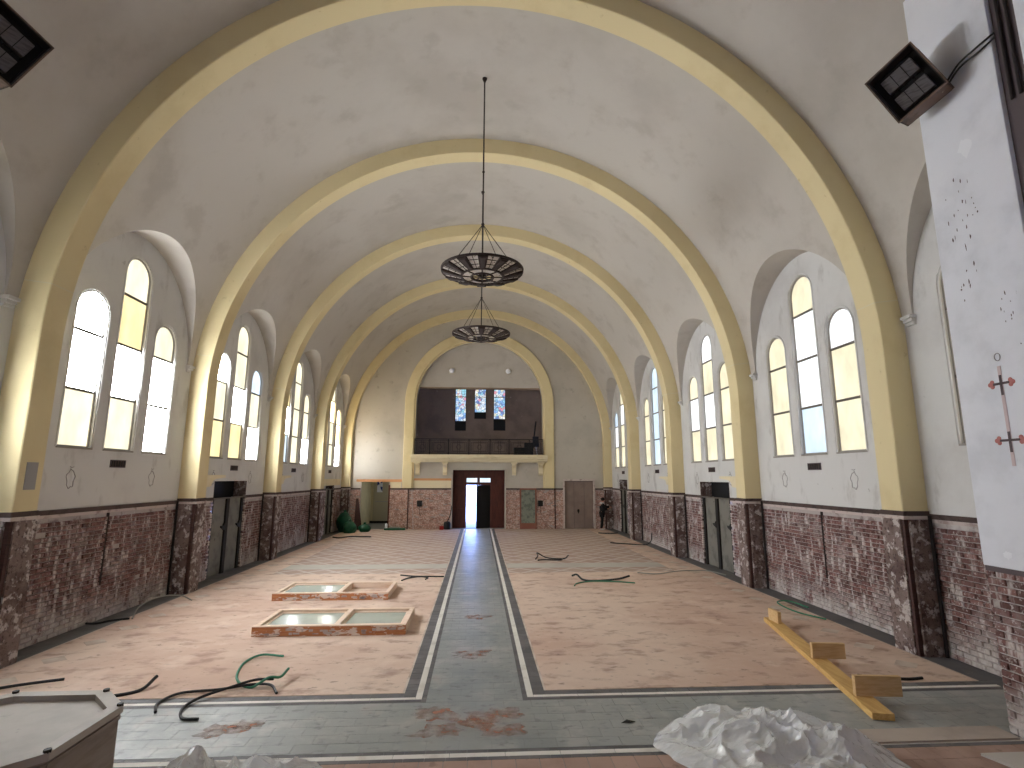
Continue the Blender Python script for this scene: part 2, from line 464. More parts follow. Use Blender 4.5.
def courses(u0, u1, z0, z1, L, H, J, holes=(), seed=1, miss=0.03):
    """running-bond pieces (uc, zc, half-length, half-height) in the rectangle, without the holes"""
    r = random.Random(seed)
    out = []
    row = 0
    z = z0
    while z + H <= z1 + 1e-6:
        u = u0 - (L / 2 if row % 2 else 0)
        while u < u1:
            a, b = max(u, u0), min(u + L - J, u1)
            if b - a > 0.05:
                zc = z + H / 2
                ok = r.random() > miss
                segs = [(a, b)]
                for ha, hb, za, zb in holes:
                    if za < zc < zb:
                        ns = []
                        for p, q in segs:
                            if q <= ha or p >= hb: ns.append((p, q))
                            else:
                                if p < ha: ns.append((p, ha))
                                if q > hb: ns.append((hb, q))
                        segs = ns
                if ok:
                    for p, q in segs:
                        if q - p > 0.04: out.append(((p + q) / 2, zc, (q - p) / 2, (H - J) / 2))
            u += L
        z += H
        row += 1
    return out


# ------------------------------------------------------------------ floor
floor = MB().box(-8.6, 8.6, Y_END - 0.3, 36.4, -0.25, -0.0045).build('floor', 'floor_base', kind='structure', label='church floor with grey slate aisle between brown dusty fields', cat='floor')


def slab(name, m, x0, x1, y0, y1, z=0.0, label=None):
    return MB().box(x0, x1, y0, y1, -0.02, z).build(name, m, floor, label=label)


XB = 7.24
for s in (-1, 1):
    a, b = sorted((s * (0.945 + (0.075 if s < 0 else 0)), s * 6.2))
    o = MB()
    n = 60
    # brown sheet with a ragged far edge
    xs = [a + (b - a) * i / n for i in range(n + 1)]
    far = [17.15 + 0.14 * noise.noise((x * 1.6, 3.1 * s, 0)) + 0.06 * noise.noise((x * 6, 1.1, 0)) for x in xs]
    vs = [(x, 7.95, 0.002) for x in xs] + [(x, f, 0.002) for x, f in zip(xs, far)] + [(x, 7.95, -0.02) for x in xs] + [(x, f, -0.02) for x, f in zip(xs, far)]
    m1 = n + 1
    fs = []
    for i in range(n):
        fs += [(i, i + 1, m1 + i + 1, m1 + i), (2 * m1 + i, 2 * m1 + i + 1, i + 1, i), (m1 + i, m1 + i + 1, 3 * m1 + i + 1, 3 * m1 + i)]
    fs += [(0, m1, 3 * m1, 2 * m1), (n, m1 + n, 3 * m1 + n, 2 * m1 + n)]
    o.add(vs, fs).build('floor_covering', 'dust_brown', floor, label='dusty brown floor covering')
    slab('tile_field', 'lozenge_tile', s * (0.945 + (0.075 if s < 0 else 0)), s * 6.2, 16.8, YF - 0.02, -0.002, 'brown tiles with pale diagonal joints')
    slab('tile_band', 'green_tile', s * (0.945 + (0.075 if s < 0 else 0)), s * 6.2, 18.05, 18.95, 0.001, 'pale grey tile band')
    slab('side_border', 'dust_brown', s * 6.2, s * XB, 7.95, YF - 0.02)
    slab('border_line', 'pale_tile', s * XB, s * (XB + 0.035), 7.95, YF - 0.02, 0.001)
    slab('wall_strip', 'slate_dark', s * (XB + 0.035), s * (XW + 0.02), 7.95, YF - 0.02)
    for j in range(22):
        y = 8.68 + j * 0.93
        o = MB().prism([(-0.2, 0), (0, -0.2), (0.2, 0), (0, 0.2)], lambda u, v, d: (u, v, d), -0.004, 0.003).build('corner_tile', 'pale_tile', floor)
        o.location = (s * 6.77, y, 0)

tiles = []   # slate tiles: transverse band then aisle, nearest first
for uc, zc, hl, hh in courses(-7.4, 7.4, 6.37, 7.63, 0.36, 0.21, 0.002, seed=3, miss=0):
    tiles.append((uc, zc, hl, hh))
for uc, zc, hl, hh in courses(-0.675, 0.60, 7.63, YF, 0.30, 0.21, 0.002, seed=4, miss=0):
    tiles.append((uc, zc, hl, hh))
tiles = [t for t in tiles]
vis = [t for t in tiles if t[1] < 12.5 and -6.6 < t[0] < 7.2]
vis = sorted(vis, key=lambda t: math.hypot(t[0], t[1]))[:300]
vset = set(vis)
cache = {}
for uc, vc, hl, hh in vis:
    key = (round(hl, 3), round(hh, 3))
    if key not in cache:
        mb = MB(); wedge(mb, (0, 0, 0), hl, hh, 0.01, 'z', 1, 0.001)
        cache[key] = mb.mesh('slate_tile', 'slate')
    put('slate_tile', cache[key], floor, (uc, vc, -0.01 + rnd.uniform(-0.0008, 0.0008)))
mb = MB()
for t in tiles:
    if t not in vset:
        wedge(mb, (t[0], t[1], -0.01 + rnd.uniform(-0.0008, 0.0008)), t[2], t[3], 0.01, 'z', 1, 0.002)
mb.build('slate_paving', 'slate', floor, kind='stuff')


def strip(name, m, x0, x1, y0, y1, L, kindstuff=False):
    """a border strip laid from single pieces along its long side"""
    x0, x1 = sorted((x0, x1)); y0, y1 = sorted((y0, y1))
    along_x = (x1 - x0) > (y1 - y0)
    ln = (x1 - x0) if along_x else (y1 - y0)
    k = max(1, round(ln / L)); st = ln / k
    hx, hy = ((st / 2 - 0.002), (y1 - y0) / 2) if along_x else ((x1 - x0) / 2, st / 2 - 0.002)
    mb = MB()
    me = None
    if not kindstuff:
        q = MB(); wedge(q, (0, 0, 0), hx, hy, 0.0105, 'z', 1, 0.001); me = q.mesh(name, m)
    for i in range(k):
        c = (x0 + st * (i + .5), (y0 + y1) / 2) if along_x else ((x0 + x1) / 2, y0 + st * (i + .5))
        if kindstuff: wedge(mb, (c[0], c[1], -0.01), hx, hy, 0.0105, 'z', 1, 0.001)
        else: put(name, me, floor, (c[0], c[1], -0.01))
    if kindstuff: mb.build(name, m, floor, kind='stuff')


for s in (-1, 1):
    O_ = 0.075 if s < 0 else 0.0      # the aisle lies a little left of the nave axis
    strip('dark_border', 'slate_dark', s * (0.60 + O_), s * (0.665 + O_), 7.63, YF, 0.22, True)
    strip('white_border_tile', 'white_strip', s * (0.665 + O_), s * (0.75 + O_), 7.73, YF, 0.6)
    strip('dark_border', 'slate_dark', s * (0.75 + O_), s * (0.915 + O_), 7.81, YF, 0.22, True)
    strip('pale_line', 'pale_tile', s * (0.915 + O_), s * (0.945 + O_), 7.95, YF, 0.6, True)
    strip('dark_border', 'slate_dark', s * (0.665 + O_), s * 7.4, 7.67, 7.73, 0.22, True)
    strip('white_border_tile', 'white_strip', s * (0.75 + O_), s * 7.4, 7.73, 7.805, 0.6)
    strip('dark_border', 'slate_dark', s * (0.915 + O_), s * 7.4, 7.81, 7.93, 0.22, True)
    slab('slate_margin', 'slate_dark', s * (0.60 + O_), s * 7.4, 7.63, 7.67, -0.002)
    slab('slate_end', 'slate_dark', s * 7.4, s * (XW + 0.02), 6.1, 7.95, -0.001)
strip('dark_border', 'slate_dark', -7.4, 7.4, 6.30, 6.365, 0.22, True)
strip('white_border_tile', 'white_strip', -7.4, 7.4, 6.215, 6.30, 0.6)
strip('dark_border', 'slate_dark', -7.4, 7.4, 6.15, 6.215, 0.22, True)
mb = MB()
for uc, vc, hl, hh in courses(-7.6, 7.6, 3.4, 6.15, 0.25, 0.25, 0.005, seed=9, miss=0):
    wedge(mb, (uc, vc, -0.01), hl, hh, 0.01, 'z', 1, 0.002)
mb.build('terracotta_paving', 'terracotta', floor, kind='stuff')

# flat patches of brick dust on the slate
dust = MB()
for cx, cy, r in ((-0.52, 7.25, .26), (0.28, 7.22, .24), (-0.1, 7.03, .17), (-0.48, 6.78, .24), (0.33, 6.78, .25), (0.06, 7.0, .2), (-0.1, 9.5, .27), (-0.02, 11.9, .22), (-3.0, 6.95, .22), (-2.7, 7.1, .16)):
    n = 26
    vs = []
    for k in range(n):
        a = 2 * PI * k / n
        rr = 1.3 * r * (0.75 + 0.75 * noise.noise((math.cos(a) * 1.7 + cx * 5, math.sin(a) * 1.7 + cy * 5, 0)))
        vs.append((cx + rr * math.cos(a) * 1.15, cy + rr * math.sin(a) * 0.8, 0.0035))
    dust.add([(cx, cy, 0.006)] + vs, [(0, 1 + k, 1 + (k + 1) % n) for k in range(n)])
dust.build('brick_dust', 'brick_dust', floor, kind='stuff', label='orange brick dust trodden on the slate')

# chancel steps behind the paving (the photographer stands on them)
st = MB()
for i in range(6):
    st.box(-7.7, 7.7, Y_END, 3.4 - i * 0.22, 0.2 * i - 0.02, 0.2 * (i + 1))
st.build('chancel_platform', 'terracotta', floor)

# ------------------------------------------------------------------ vault
def lun(dy):
    return LUN_Z + LUN_H * math.sqrt(max(0.0, 1 - (dy / LUN_W) ** 2))


BAYS = list(range(-2, 5))
ceil_mb = MB()
for k in BAYS:
    yc = BAYC(k)
    y0, y1 = yc - PITCH / 2, yc + PITCH / 2
    if k == -2: y0 = Y_END
    if k == 4: y1 = YF + 0.05
    ys = [y0, yc - LUN_W - 0.12] + [yc - LUN_W * math.cos(PI * i / 40) for i in range(41)] + [yc + LUN_W + 0.12, y1]
    NR = 26
    cols = []
    for y in ys:
        dy = y - yc
        zb = lun(dy) if abs(dy) < LUN_W else LUN_Z
        t0 = math.asin((zb - ZC) / R_V)
        rowp = [t0 + (PI / 2 - t0) * j / NR for j in range(NR + 1)]
        rowp = rowp + [PI - t for t in rowp[:-1][::-1]]
        cols.append([(R_V * math.cos(t), y, ZC + R_V * math.sin(t)) for t in rowp])
    m1 = len(cols[0])
    ceil_mb.add([p for c in cols for p in c], [(i * m1 + j, i * m1 + j + 1, (i + 1) * m1 + j + 1, (i + 1) * m1 + j) for i in range(len(cols) - 1) for j in range(m1 - 1)])
    # soffits of the window lunettes
    for s in (-1, 1):
        pts = []
        for i in range(41):
            a = PI * i / 40
            dy = -LUN_W * math.cos(a); z = LUN_Z + LUN_H * math.sin(a)
            xv = math.sqrt(R_V ** 2 - (z - ZC) ** 2)
            pts.append(((s * (XW + 0.06), yc + dy, z), (s * xv, yc + dy, z)))
        ceil_mb.add([q for p in pts for q in p], [(2 * i, 2 * i + 1, 2 * i + 3, 2 * i + 2) for i in range(40)])
ceiling = ceil_mb.build('ceiling', 'vault', smooth=0.6, kind='structure', label='plastered barrel vault with window lunettes', cat='ceiling')


# ------------------------------------------------------------------ panel with openings
def panel(mb, us, zlo, ztop, openings, fn):
    """vertical strips between sorted u samples; openings (ua, ub, zbot, ztopfn); fn(u,z)->xyz"""
    us = sorted(set(round(u, 5) for u in us))
    for a, b in zip(us[:-1], us[1:]):
        mid = (a + b) / 2
        ops = sorted([o for o in openings if o[0] - 1e-6 <= mid <= o[1] + 1e-6], key=lambda o: o[2])
        la, lb = zlo, zlo
        for o in ops:
            if o[2] > la + 1e-4:
                mb.add([fn(a, la), fn(b, lb), fn(b, o[2]), fn(a, o[2])], [(0, 1, 2, 3)])
            la, lb = o[3](a), o[3](b)
        ta, tb = ztop(a), ztop(b)
        if ta > la + 1e-4 or tb > lb + 1e-4:
            mb.add([fn(a, la), fn(b, lb), fn(b, tb), fn(a, ta)], [(0, 1, 2, 3)])


WIN = [(-1.26, 0.43, 6.54), (0.0, 0.45, 7.76), (1.26, 0.43, 6.54)]   # dy, half width, top
SILL = 3.45


def win_top(y, c, hw, top):
    # the same 16-sided polyline as the reveal, so that wall and reveal meet without slits
    d = max(-1.0, min(1.0, (y - c) / hw))
    i = min(15, int(math.acos(-d) / (PI / 16) + 1e-6))
    y0, y1 = -math.cos(PI * i / 16), -math.cos(PI * (i + 1) / 16)
    z0, z1 = math.sin(PI * i / 16), math.sin(PI * (i + 1) / 16)
    return top - hw + hw * (z0 + (z1 - z0) * (d - y0) / (y1 - y0))


SIDE = {-1: 'left', 1: 'right'}
ORD = {-2: 'chancel end', -1: 'chancel', 0: 'half hidden front', 1: 'nearest full', 2: 'second', 3: 'third', 4: 'farthest'}
DOORS = {(s, 2): (16.38, 18.57, 2.76) for s in (-1, 1)}
DOORS[(-1, 4)] = (28.0, 29.6, 2.45)
DOORS[(1, 4)] = (27.9, 29.45, 2.78)

PAT = {  # (side, bay): near, middle, far windows, panes from top to bottom
    (-1, 1): ('wwc', 'cawc', 'cww'), (-1, 2): ('wca', 'ccwa', 'bcw'), (-1, 3): ('awb', 'cccc', 'ccw'), (-1, 4): ('cyc', 'cycc', 'yyw'), (-1, 0): ('ccc', 'cccc', 'ccw'),
    (1, 1): ('wcc', 'cwwb', 'ccc'), (1, 2): ('ccc', 'wcwc', 'cwc'), (1, 3): ('ccc', 'bbbb', 'ccc'), (1, 4): ('wcc', 'cwcc', 'bwc'), (1, 0): ('ccc', 'cccc', 'ccc')}

walls = {}
win_n = 0
for s in (-1, 1):
    mb = MB()
    for k in BAYS:
        yc = BAYC(k)
        y0, y1 = yc - PITCH / 2, yc + PITCH / 2
        if k == -2: y0 = Y_END
        if k == 4: y1 = YF + 0.05
        us = [y0, y1] + [yc - LUN_W * math.cos(PI * i / 36) for i in range(37)] + [yc + d for d in (-LUN_W - .001, LUN_W + .001)]
        ops = []
        for dy, hw, top in (WIN if k >= 0 else ()):
            c = yc + dy
            us += [c - hw * math.cos(PI * i / 16) for i in range(17)]
            ops.append((c - hw, c + hw, SILL, lambda y, c=c, hw=hw, top=top: win_top(y, c, hw, top)))
        d = DOORS.get((s, k))
        if d:
            us += [d[0], d[1]]
            ops.append((d[0], d[1], ZD - 0.01, lambda y, z=d[2]: z))
        panel(mb, us, ZD - 0.01, lambda y, yc=yc: (lun(y - yc) + 0.05 if abs(y - yc) < LUN_W else LUN_Z + 0.05), ops, lambda y, z, s=s: (s * XW, y, z))
        # plastered reveals of the windows
        for dy, hw, top in (WIN if k >= 0 else ()):
            c = yc + dy
            loop = [(c - hw, SILL)] + [(c - hw * math.cos(PI * i / 16), top - hw + hw * math.sin(PI * i / 16)) for i in range(17)] + [(c + hw, SILL)]
            n = len(loop)
            mb.add([(s * XW, y, z) for y, z in loop] + [(s * (XW + 0.09), y, z) for y, z in loop], [(i, (i + 1) % n, n + (i + 1) % n, n + i) for i in range(n)])
    w = mb.build('wall_' + SIDE[s], 'plaster', kind='structure', label='%s nave wall, worn grey plaster above bare brick' % SIDE[s], cat='wall')
    walls[s] = w
    # brick dado
    holes = [(d[0] - 0.02, d[1] + 0.02, -1, 9) for (ss, k), d in DOORS.items() if ss == s]
    holes += [(11.93, 12.0, 0.7, 2.3)]
    bk = MB()
    edges = sorted([Y_END] + [v for h in holes[:-1] for v in (h[0], h[1])] + [YF + 0.05])
    for a, b in zip(edges[::2], edges[1::2]):
        bk.add([(s * (XW + 0.03), a, -0.02), (s * (XW + 0.03), b, -0.02), (s * (XW + 0.03), b, ZD), (s * (XW + 0.03), a, ZD)], [(0, 1, 2, 3)])
    bk.build('dado_backing', 'mortar', w)
    MB().box(s * (XW + 0.012), s * (XW + 0.029), 11.93, 12.0, 0.7, 2.2).build('cable_chase', 'slot_dark', w, label='dark vertical cable chase in the brick')
    if s > 0: near = lambda y: 7.25 < y < 10.55
    else: near = lambda y: 9.5 < y < 11.9
    fld = courses(3.4, YF, 0.0, 2.16, 0.245, 0.0865, 0.016, holes, seed=20 + s, miss=0.015)
    single = sorted([f for f in fld if near(f[0])], key=lambda f: f[0])
    single = single[:300]
    sset = set(single)
    cache = {}
    mb = MB()
    for f in fld:
        uc, zc, hl, hh = f
        x = s * (XW + 0.018 + rnd.uniform(-0.006, 0.006) + (0.014 if rnd.random() < 0.06 else 0))
        if f in sset:
            key = (round(hl, 2), rnd.randint(0, 2) if hl > 0.1 else 0)
            if key not in cache:
                q = MB(); wedge(q, (0, 0, 0), 0.02, hl, hh, 'x', -s, 0.004 + 0.002 * key[1])
                cache[key] = q.mesh('brick', 'brick')
            put('brick', cache[key], w, (x, uc, zc), (rnd.uniform(-.012, .012), 0, 0))
        else:
            wedge(mb, (x, uc, zc), 0.02, hl, hh, 'x', -s, 0.005)
    mb.build('brickwork', 'brick', w, kind='stuff')
    # dado rail: dark band over a pale plaster lip
    for a, b in zip(edges[::2], edges[1::2]):
        MB().box(s * (XW - 0.03), s * (XW + 0.02), a, b, ZD - 0.01, ZD + 0.075).build('dado_rail', 'rail_dark', w)
        MB().box(s * (XW - 0.012), s * (XW + 0.02), a, b, ZD - 0.07, ZD - 0.01).build('plaster_lip', 'lip', w)
    # corbels where the lunettes spring
    for k in range(0, 5):
        for e in (-1, 1):
            y = BAYC(k) + e * (LUN_W + 0.06)
            c = MB()
            for (o_, z0, z1) in ((0.05, 5.60, 5.66), (0.09, 5.66, 5.72), (0.13, 5.72, 5.78)):
                c.box(s * (XW - o_), s * (XW + 0.02), y - 0.07 - o_ * 0.35, y + 0.07 + o_ * 0.35, z0, z1)
            c.build('corbel', 'plaster', w, bevel=0.008)
    # ghosts of painted wreaths left on the plaster
    for k in range(1, 5):
        for dy in (-1.25, 1.29):
            q = MB()
            n = 28
            pts = [(s * (XW - 0.002), BAYC(k) + dy + (0.10 + 0.02 * math.sin(5 * a)) * math.cos(a), 2.85 + (0.17 + 0.02 * math.cos(7 * a)) * math.sin(a)) for a in [2 * PI * i / n for i in range(n + 1)]]
            q.tube(pts, 0.008, 5, False)
            q.tube([(s * (XW - 0.002), BAYC(k) + dy + d_, 3.06 + 0.03 * abs(d_) * 10) for d_ in (-0.05, 0, 0.05)], 0.008, 5)
            q.build('painted_wreath', 'mark_grey', w, label='faint grey wreath mark')
    # glazed windows
    for k in range(0, 5):
        yc = BAYC(k)
        for wi, (dy, hw, top) in enumerate(WIN):
            c = yc + dy
            win_n += 1
            pos = ('nearer small', 'tall middle', 'farther small')[wi]
            xg = s * (XW + 0.065)
            root = MB()
            fw = 0.028
            lo = [(c - hw, SILL)] + [(c - hw * math.cos(PI * i / 16), top - hw + hw * math.sin(PI * i / 16)) for i in range(17)] + [(c + hw, SILL)]
            h2 = hw - fw
            li = [(c - h2, SILL + fw)] + [(c - h2 * math.cos(PI * i / 16), top - hw + h2 * math.sin(PI * i / 16)) for i in range(17)] + [(c + h2, SILL + fw)]
            n = len(lo)
            for xa, xb in ((xg - s * 0.02, xg + s * 0.015),):
                root.add([(xa, y, z) for y, z in lo] + [(xa, y, z) for y, z in li] + [(xb, y, z) for y, z in li],
                         [(i, (i + 1) % n, n + (i + 1) % n, n + i) for i in range(n)] + [(n + i, n + (i + 1) % n, 2 * n + (i + 1) % n, 2 * n + i) for i in range(n)])
            side_word = 'chancel ' + SIDE[s] if k < 0 else SIDE[s]
            r = root.build('window_%d' % win_n, 'win_frame', kind='structure', cat='window',
                           label='%s round-headed window in the %s bay, %s wall' % (pos, ORD[k], side_word))
            MB().box(xg - s * 0.085, xg + s * 0.02, c - hw - 0.03, c + hw + 0.03, SILL - 0.035, SILL).build('window_sill', 'win_frame', r)
            h3 = hw + 0.045
            MB().tube([(s * (XW - 0.002), c - h3, SILL - 0.02)] + [(s * (XW - 0.002), c - h3 * math.cos(PI * i / 16), top - hw + h3 * math.sin(PI * i / 16)) for i in range(17)] + [(s * (XW - 0.002), c + h3, SILL - 0.02)], 0.014, 6).build('surround_moulding', 'plaster', r, smooth=True)
            bars = [4.55, 5.71, 6.83] if wi == 1 else [4.55, 5.71]
            zs = [SILL + 0.01] + bars + [None]
            pat = PAT.get((s, k), ('ccc', 'cccc', 'ccc'))[wi]
            for pi in range(len(bars) + 1):
                code = pat[len(bars) - pi]
                za = zs[pi]
                if zs[pi + 1] is not None:
                    poly = [(c - hw + .01, za), (c + hw - .01, za), (c + hw - .01, zs[pi + 1]), (c - hw + .01, zs[pi + 1])]
                else:
                    hh = hw - .01
                    poly = [(c - hh, za), (c + hh, za)] + [(c + hh * math.cos(PI * i / 16), top - hw + hh * math.sin(PI * i / 16)) for i in range(17)]
                MB().prism(poly, lambda u, v, d: (d, u, v), xg + s * 0.002, xg + s * 0.008).build('pane', 'pane_%s%s' % ('L' if s < 0 else 'R', code), r)
            for b in bars:
                MB().box(xg - s * 0.02, xg + s * 0.001, c - hw + .01, c + hw - .01, b - 0.026, b + 0.026).build('glazing_bar', 'lead', r)

# ------------------------------------------------------------------ ribs on pilasters
for i in range(0, 6):
    ya, yb = RIB(i), RIB(i) + T_RIB
    r = empty('trim_%d' % (i + 1), (0, 0, 0), kind='structure', cat='arch',
              label='cream transverse arch on brick pilasters, %s' % (['over the chancel steps', 'nearest and largest', 'second from the front', 'third from the front', 'fourth from the front', 'against the end wall'][i]))
    ch = 0.05
    sec = [(XW + 0.03, ya), (XP + ch * .3, ya), (XP, ya + ch * .3), (XP, yb - ch * .3), (XP + ch * .3, yb), (XW + 0.03, yb)]
    for s in (-1, 1):
        q = MB()
        zz = (ZD + 0.12, 6.13)
        n = len(sec)
        # lower shaft, then the first curved stretch up to the joint
        lev = [(0, ZD + 0.12)] + [(t, None) for t in [math.asin((6.13 - ZC) / R_V) * j / 6 for j in range(7)]]
        rings = []
        for t, z in lev:
            rings.append([((x * math.cos(t)) * s, y, z if z is not None else ZC + x * math.sin(t)) for x, y in sec])
        q.add([p for rg in rings for p in rg], [(a * n + j, a * n + j + 1, (a + 1) * n + j + 1, (a + 1) * n + j) for a in range(len(rings) - 1) for j in range(n - 1)])
        q.build('pilaster', 'cream', r, smooth=0.5)
        # brick foot of the pilaster: core, front skin, notch with a batten
        f = MB()
        NZ, NY, NX = 26, 8, 7
        x0, x1 = XP - 0.01, XW
        def rough(p, amp=0.018):
            v = Vector(p)
            d = noise.noise(v * 6) * amp + noise.noise(v * 17) * amp * 0.6
            return d
        def face(fn, nu, nv):
            vs = [fn(a / nu, b / nv) for b in range(nv + 1) for a in range(nu + 1)]
            f.add(vs, [(b * (nu + 1) + a, b * (nu + 1) + a + 1, (b + 1) * (nu + 1) + a + 1, (b + 1) * (nu + 1) + a) for b in range(nv) for a in range(nu)])
        zt = ZD - 0.02
        nd = 0.085
        face(lambda u, v: (s * (x0 + rough((x0 * s, ya + nd + (yb - ya - nd) * u, zt * v)) * (1 if 0 < u < 1 else 0)), ya + nd + (yb + .02 - ya - nd) * u, zt * v), NY, NZ)
        face(lambda u, v: (s * (x0 + 0.10 + (x1 - x0 - .10) * u), ya - 0.02 + rough((s * (x0 + .1 + u), ya, zt * v)) * (1 if 0 < u < 1 else 0), zt * v), NX, NZ)
        face(lambda u, v: (s * (x0 + (x1 - x0) * u), yb + 0.02, zt * v), 2, 2)
        face(lambda u, v: (s * (x0 + 0.10 * u), ya + nd, zt * v), 1, 2)
        face(lambda u, v: (s * (x0 + 0.10), ya - 0.02 + (nd + .02) * u, zt * v), 1, 2)
        f.build('pilaster_foot', 'rough_render', r)
        MB().box(s * (x0 + 0.025), s * (x0 + 0.095), ya + 0.02, ya + nd + 0.01, 0, zt).build('corner_batten', 'dark_wood', r)
        MB().box(s * (XP - 0.03), s * (XW + 0.02), ya - 0.035, yb + 0.035, ZD - 0.02, ZD + 0.04).build('pilaster_lip', 'lip', r, bevel=0.008)
        MB().box(s * (XP - 0.015), s * (XW + 0.02), ya - 0.02, yb + 0.02, ZD + 0.04, ZD + 0.12).build('pilaster_cap', 'rail_dark', r, bevel=0.01)
        if i < 5:
            MB().tube([(s * (XW - 0.035), ya - 0.05, z) for z in (0.0, 1.1, ZD + 0.05)], 0.028, 8).build('wall_pipe', 'pipe', r)
    # arch band, a hair proud of a pale joint
    q = MB()
    t0 = math.asin((6.15 - ZC) / R_V)
    M_ = 72
    n = len(sec)
    rings = []
    for j in range(M_ + 1):
        t = t0 + (PI - 2 * t0) * j / M_
        rings.append([(x * math.cos(t), y, ZC + x * math.sin(t)) for x, y in sec])
    q.add([p for rg in rings for p in rg], [(a * n + j, a * n + j + 1, (a + 1) * n + j + 1, (a + 1) * n + j) for a in range(M_) for j in range(n - 1)])
    q.build('arch_band', 'cream', r, smooth=0.5)
    for s in (-1, 1):
        q = MB(); rings = []
        for t in (t0 - 0.006, t0 + 0.003):
            rings.append([(s * (x + (0.004 if x < XW else 0)) * math.cos(t), y + (0.003 if y < ya + .1 else -.003), ZC + (x) * math.sin(t)) for x, y in sec])
        q.add([p for rg in rings for p in rg], [(j, j + 1, n + j + 1, n + j) for j in range(n - 1)])
        q.build('joint', 'joint_line', r)

MB().box(-XP + 0.001, -XP + 0.012, RIB(1) + 0.14, RIB(1) + 0.36, 2.68, 3.12).build('cover_plate', 'mark_grey', bpy.data.objects['trim_2'], label='grey rectangular cover plate')

# cut-off cornice stubs behind the second and third ribs
for s in (-1, 1):
    for i in (2, 3):
        y = RIB(i) + T_RIB
        prof = [(0, 0.32), (1.22, 0.32), (1.22, 0.25), (0.75, 0.22)] + [(0.75 - 0.32 * math.sin(a), 0.22 - 0.2 * (1 - math.cos(a))) for a in [PI / 2 * j / 6 for j in range(1, 7)]] + [(0.3, 0.0), (0, 0.0)]
        MB().prism(prof, lambda u, v, d, y=y, s=s: (s * d, y + u, 2.62 + v), 7.36, XW + 0.01).build(
            'cornice_stub', 'cream_light', walls[s], label='sawn-off cream cornice moulding')
MB().box(-7.45, -XW, RIB(4) + T_RIB, 29.7, 2.46, 2.78).build('cornice_stub', 'cream_light', walls[-1], bevel=0.02, label='cream lintel moulding')

# small vent grilles under the tall windows
for s in (-1, 1):
    for k in range(1, 5):
        v = empty('vent_grille', (s * XW, BAYC(k) + 0.03, 3.08), label='small dark vent grille under the tall window, %s bay of %s wall' % (ORD[k], SIDE[s]), cat='vent', group='vent grilles under the windows')
        MB().box(-s * 0.003, -s * 0.012, -0.23, 0.23, 0, 0.16).build('backing', 'door_dark', v)
        fr = MB()
        for a, b, c_, d in ((-0.24, 0.24, 0, 0.018), (-0.24, 0.24, 0.142, 0.16), (-0.24, -0.222, 0, 0.16), (0.222, 0.24, 0, 0.16)):
            fr.box(-s * 0.001, -s * 0.022, a, b, c_, d)
        fr.build('frame', 'stain_shade_dark', v)
        for j in range(5):
            MB().box(-s * 0.008, -s * 0.018, -0.16 + j * 0.08 - 0.012, -0.16 + j * 0.08 + 0.012, 0.018, 0.142).build('slat', 'rail_dark', v)

# ------------------------------------------------------------------ side doors
dn = 0
for (s, k), (ya, yb, zt) in sorted(DOORS.items()):
    dn += 1
    q = MB()
    xo, xi = s * (XW - 0.004), s * (XW + 0.45)
    loop = [(ya, 0), (ya, zt), (yb, zt), (yb, 0)]
    q.add([(xo, y, z) for y, z in loop] + [(xi, y, z) for y, z in loop], [(0, 1, 5, 4), (1, 2, 6, 5), (2, 3, 7, 6)])
    r = q.build('door_%d' % dn, 'rough_render', kind='structure', cat='door',
                label='recessed double side door with grey leaves, %s wall, %s bay' % (SIDE[s], ORD[k]))
    xd = s * (XW + 0.09)
    zl = min(2.25, zt - 0.15)
    MB().box(xi - s * 0.05, xi, ya, yb, zl, zt).build('transom_void', 'black', r)  # shade of the void above the leaves, put in as a black sheet
    mid = (ya + yb) / 2
    w = yb - ya
    for j, (a, b) in enumerate(((ya + 0.16, mid - 0.1), (mid + 0.1, yb - 0.16))):
        lf = MB().box(xd, xd + s * 0.05, a, b, 0.02, zl).build('leaf', 'door_grey', r)
        MB().box(xd - s * 0.012, xd, a + 0.08, b - 0.08, 0.25, 1.0).build('leaf_panel', 'door_grey', lf, bevel=0.004)
        MB().box(xd - s * 0.012, xd, a + 0.08, b - 0.08, 1.15, zl - 0.12).build('leaf_panel', 'door_grey', lf, bevel=0.004)
        hy = a if s > 0 else b
        hd = 1 if s > 0 else -1
        e = MB().prism([(0, 1.28), (0.2, 1.36), (0.24, 1.42), (0.1, 1.42), (0, 1.5)], lambda u, v, d, hy=hy, hd=hd: (d, hy + hd * u, v), xd - s * 0.06, xd)
        e.build('strap', 'black', lf)
    for a, b in ((ya, ya + 0.15), (mid - 0.09, mid + 0.09), (yb - 0.15, yb)):
        MB().box(xd - s * 0.05, xd + s * 0.02, a, b, 0, zl).build('stile', 'door_dark', r)
    MB().box(xi, xi + s * 0.02, ya, yb, -0.02, zt).build('backing', 'black', r)
    MB().box(s * (XW - 0.03), s * (XW + 0.03), ya - 0.02, yb + 0.02, 2.23, 2.27).build('crossbar', 'lead', r)
    MB().box(xo, xi, ya, yb, -0.05, 0.004).build('threshold', 'slate_dark', r)
    # broken edge of the brick around the opening
    e = MB()
    for j in range(32):
        z = 0.04 + j * 0.0695
        if z > 2.15: break
        for yy, d in ((ya, -1), (yb, 1)):
            if rnd.random() < 0.6:
                e.box(s * (XW - 0.012), s * (XW + 0.1), yy - 0.02 * d, yy + d * rnd.uniform(0.03, 0.09), z, z + 0.055)
    e.build('broken_edge', 'lip', r, kind='stuff')

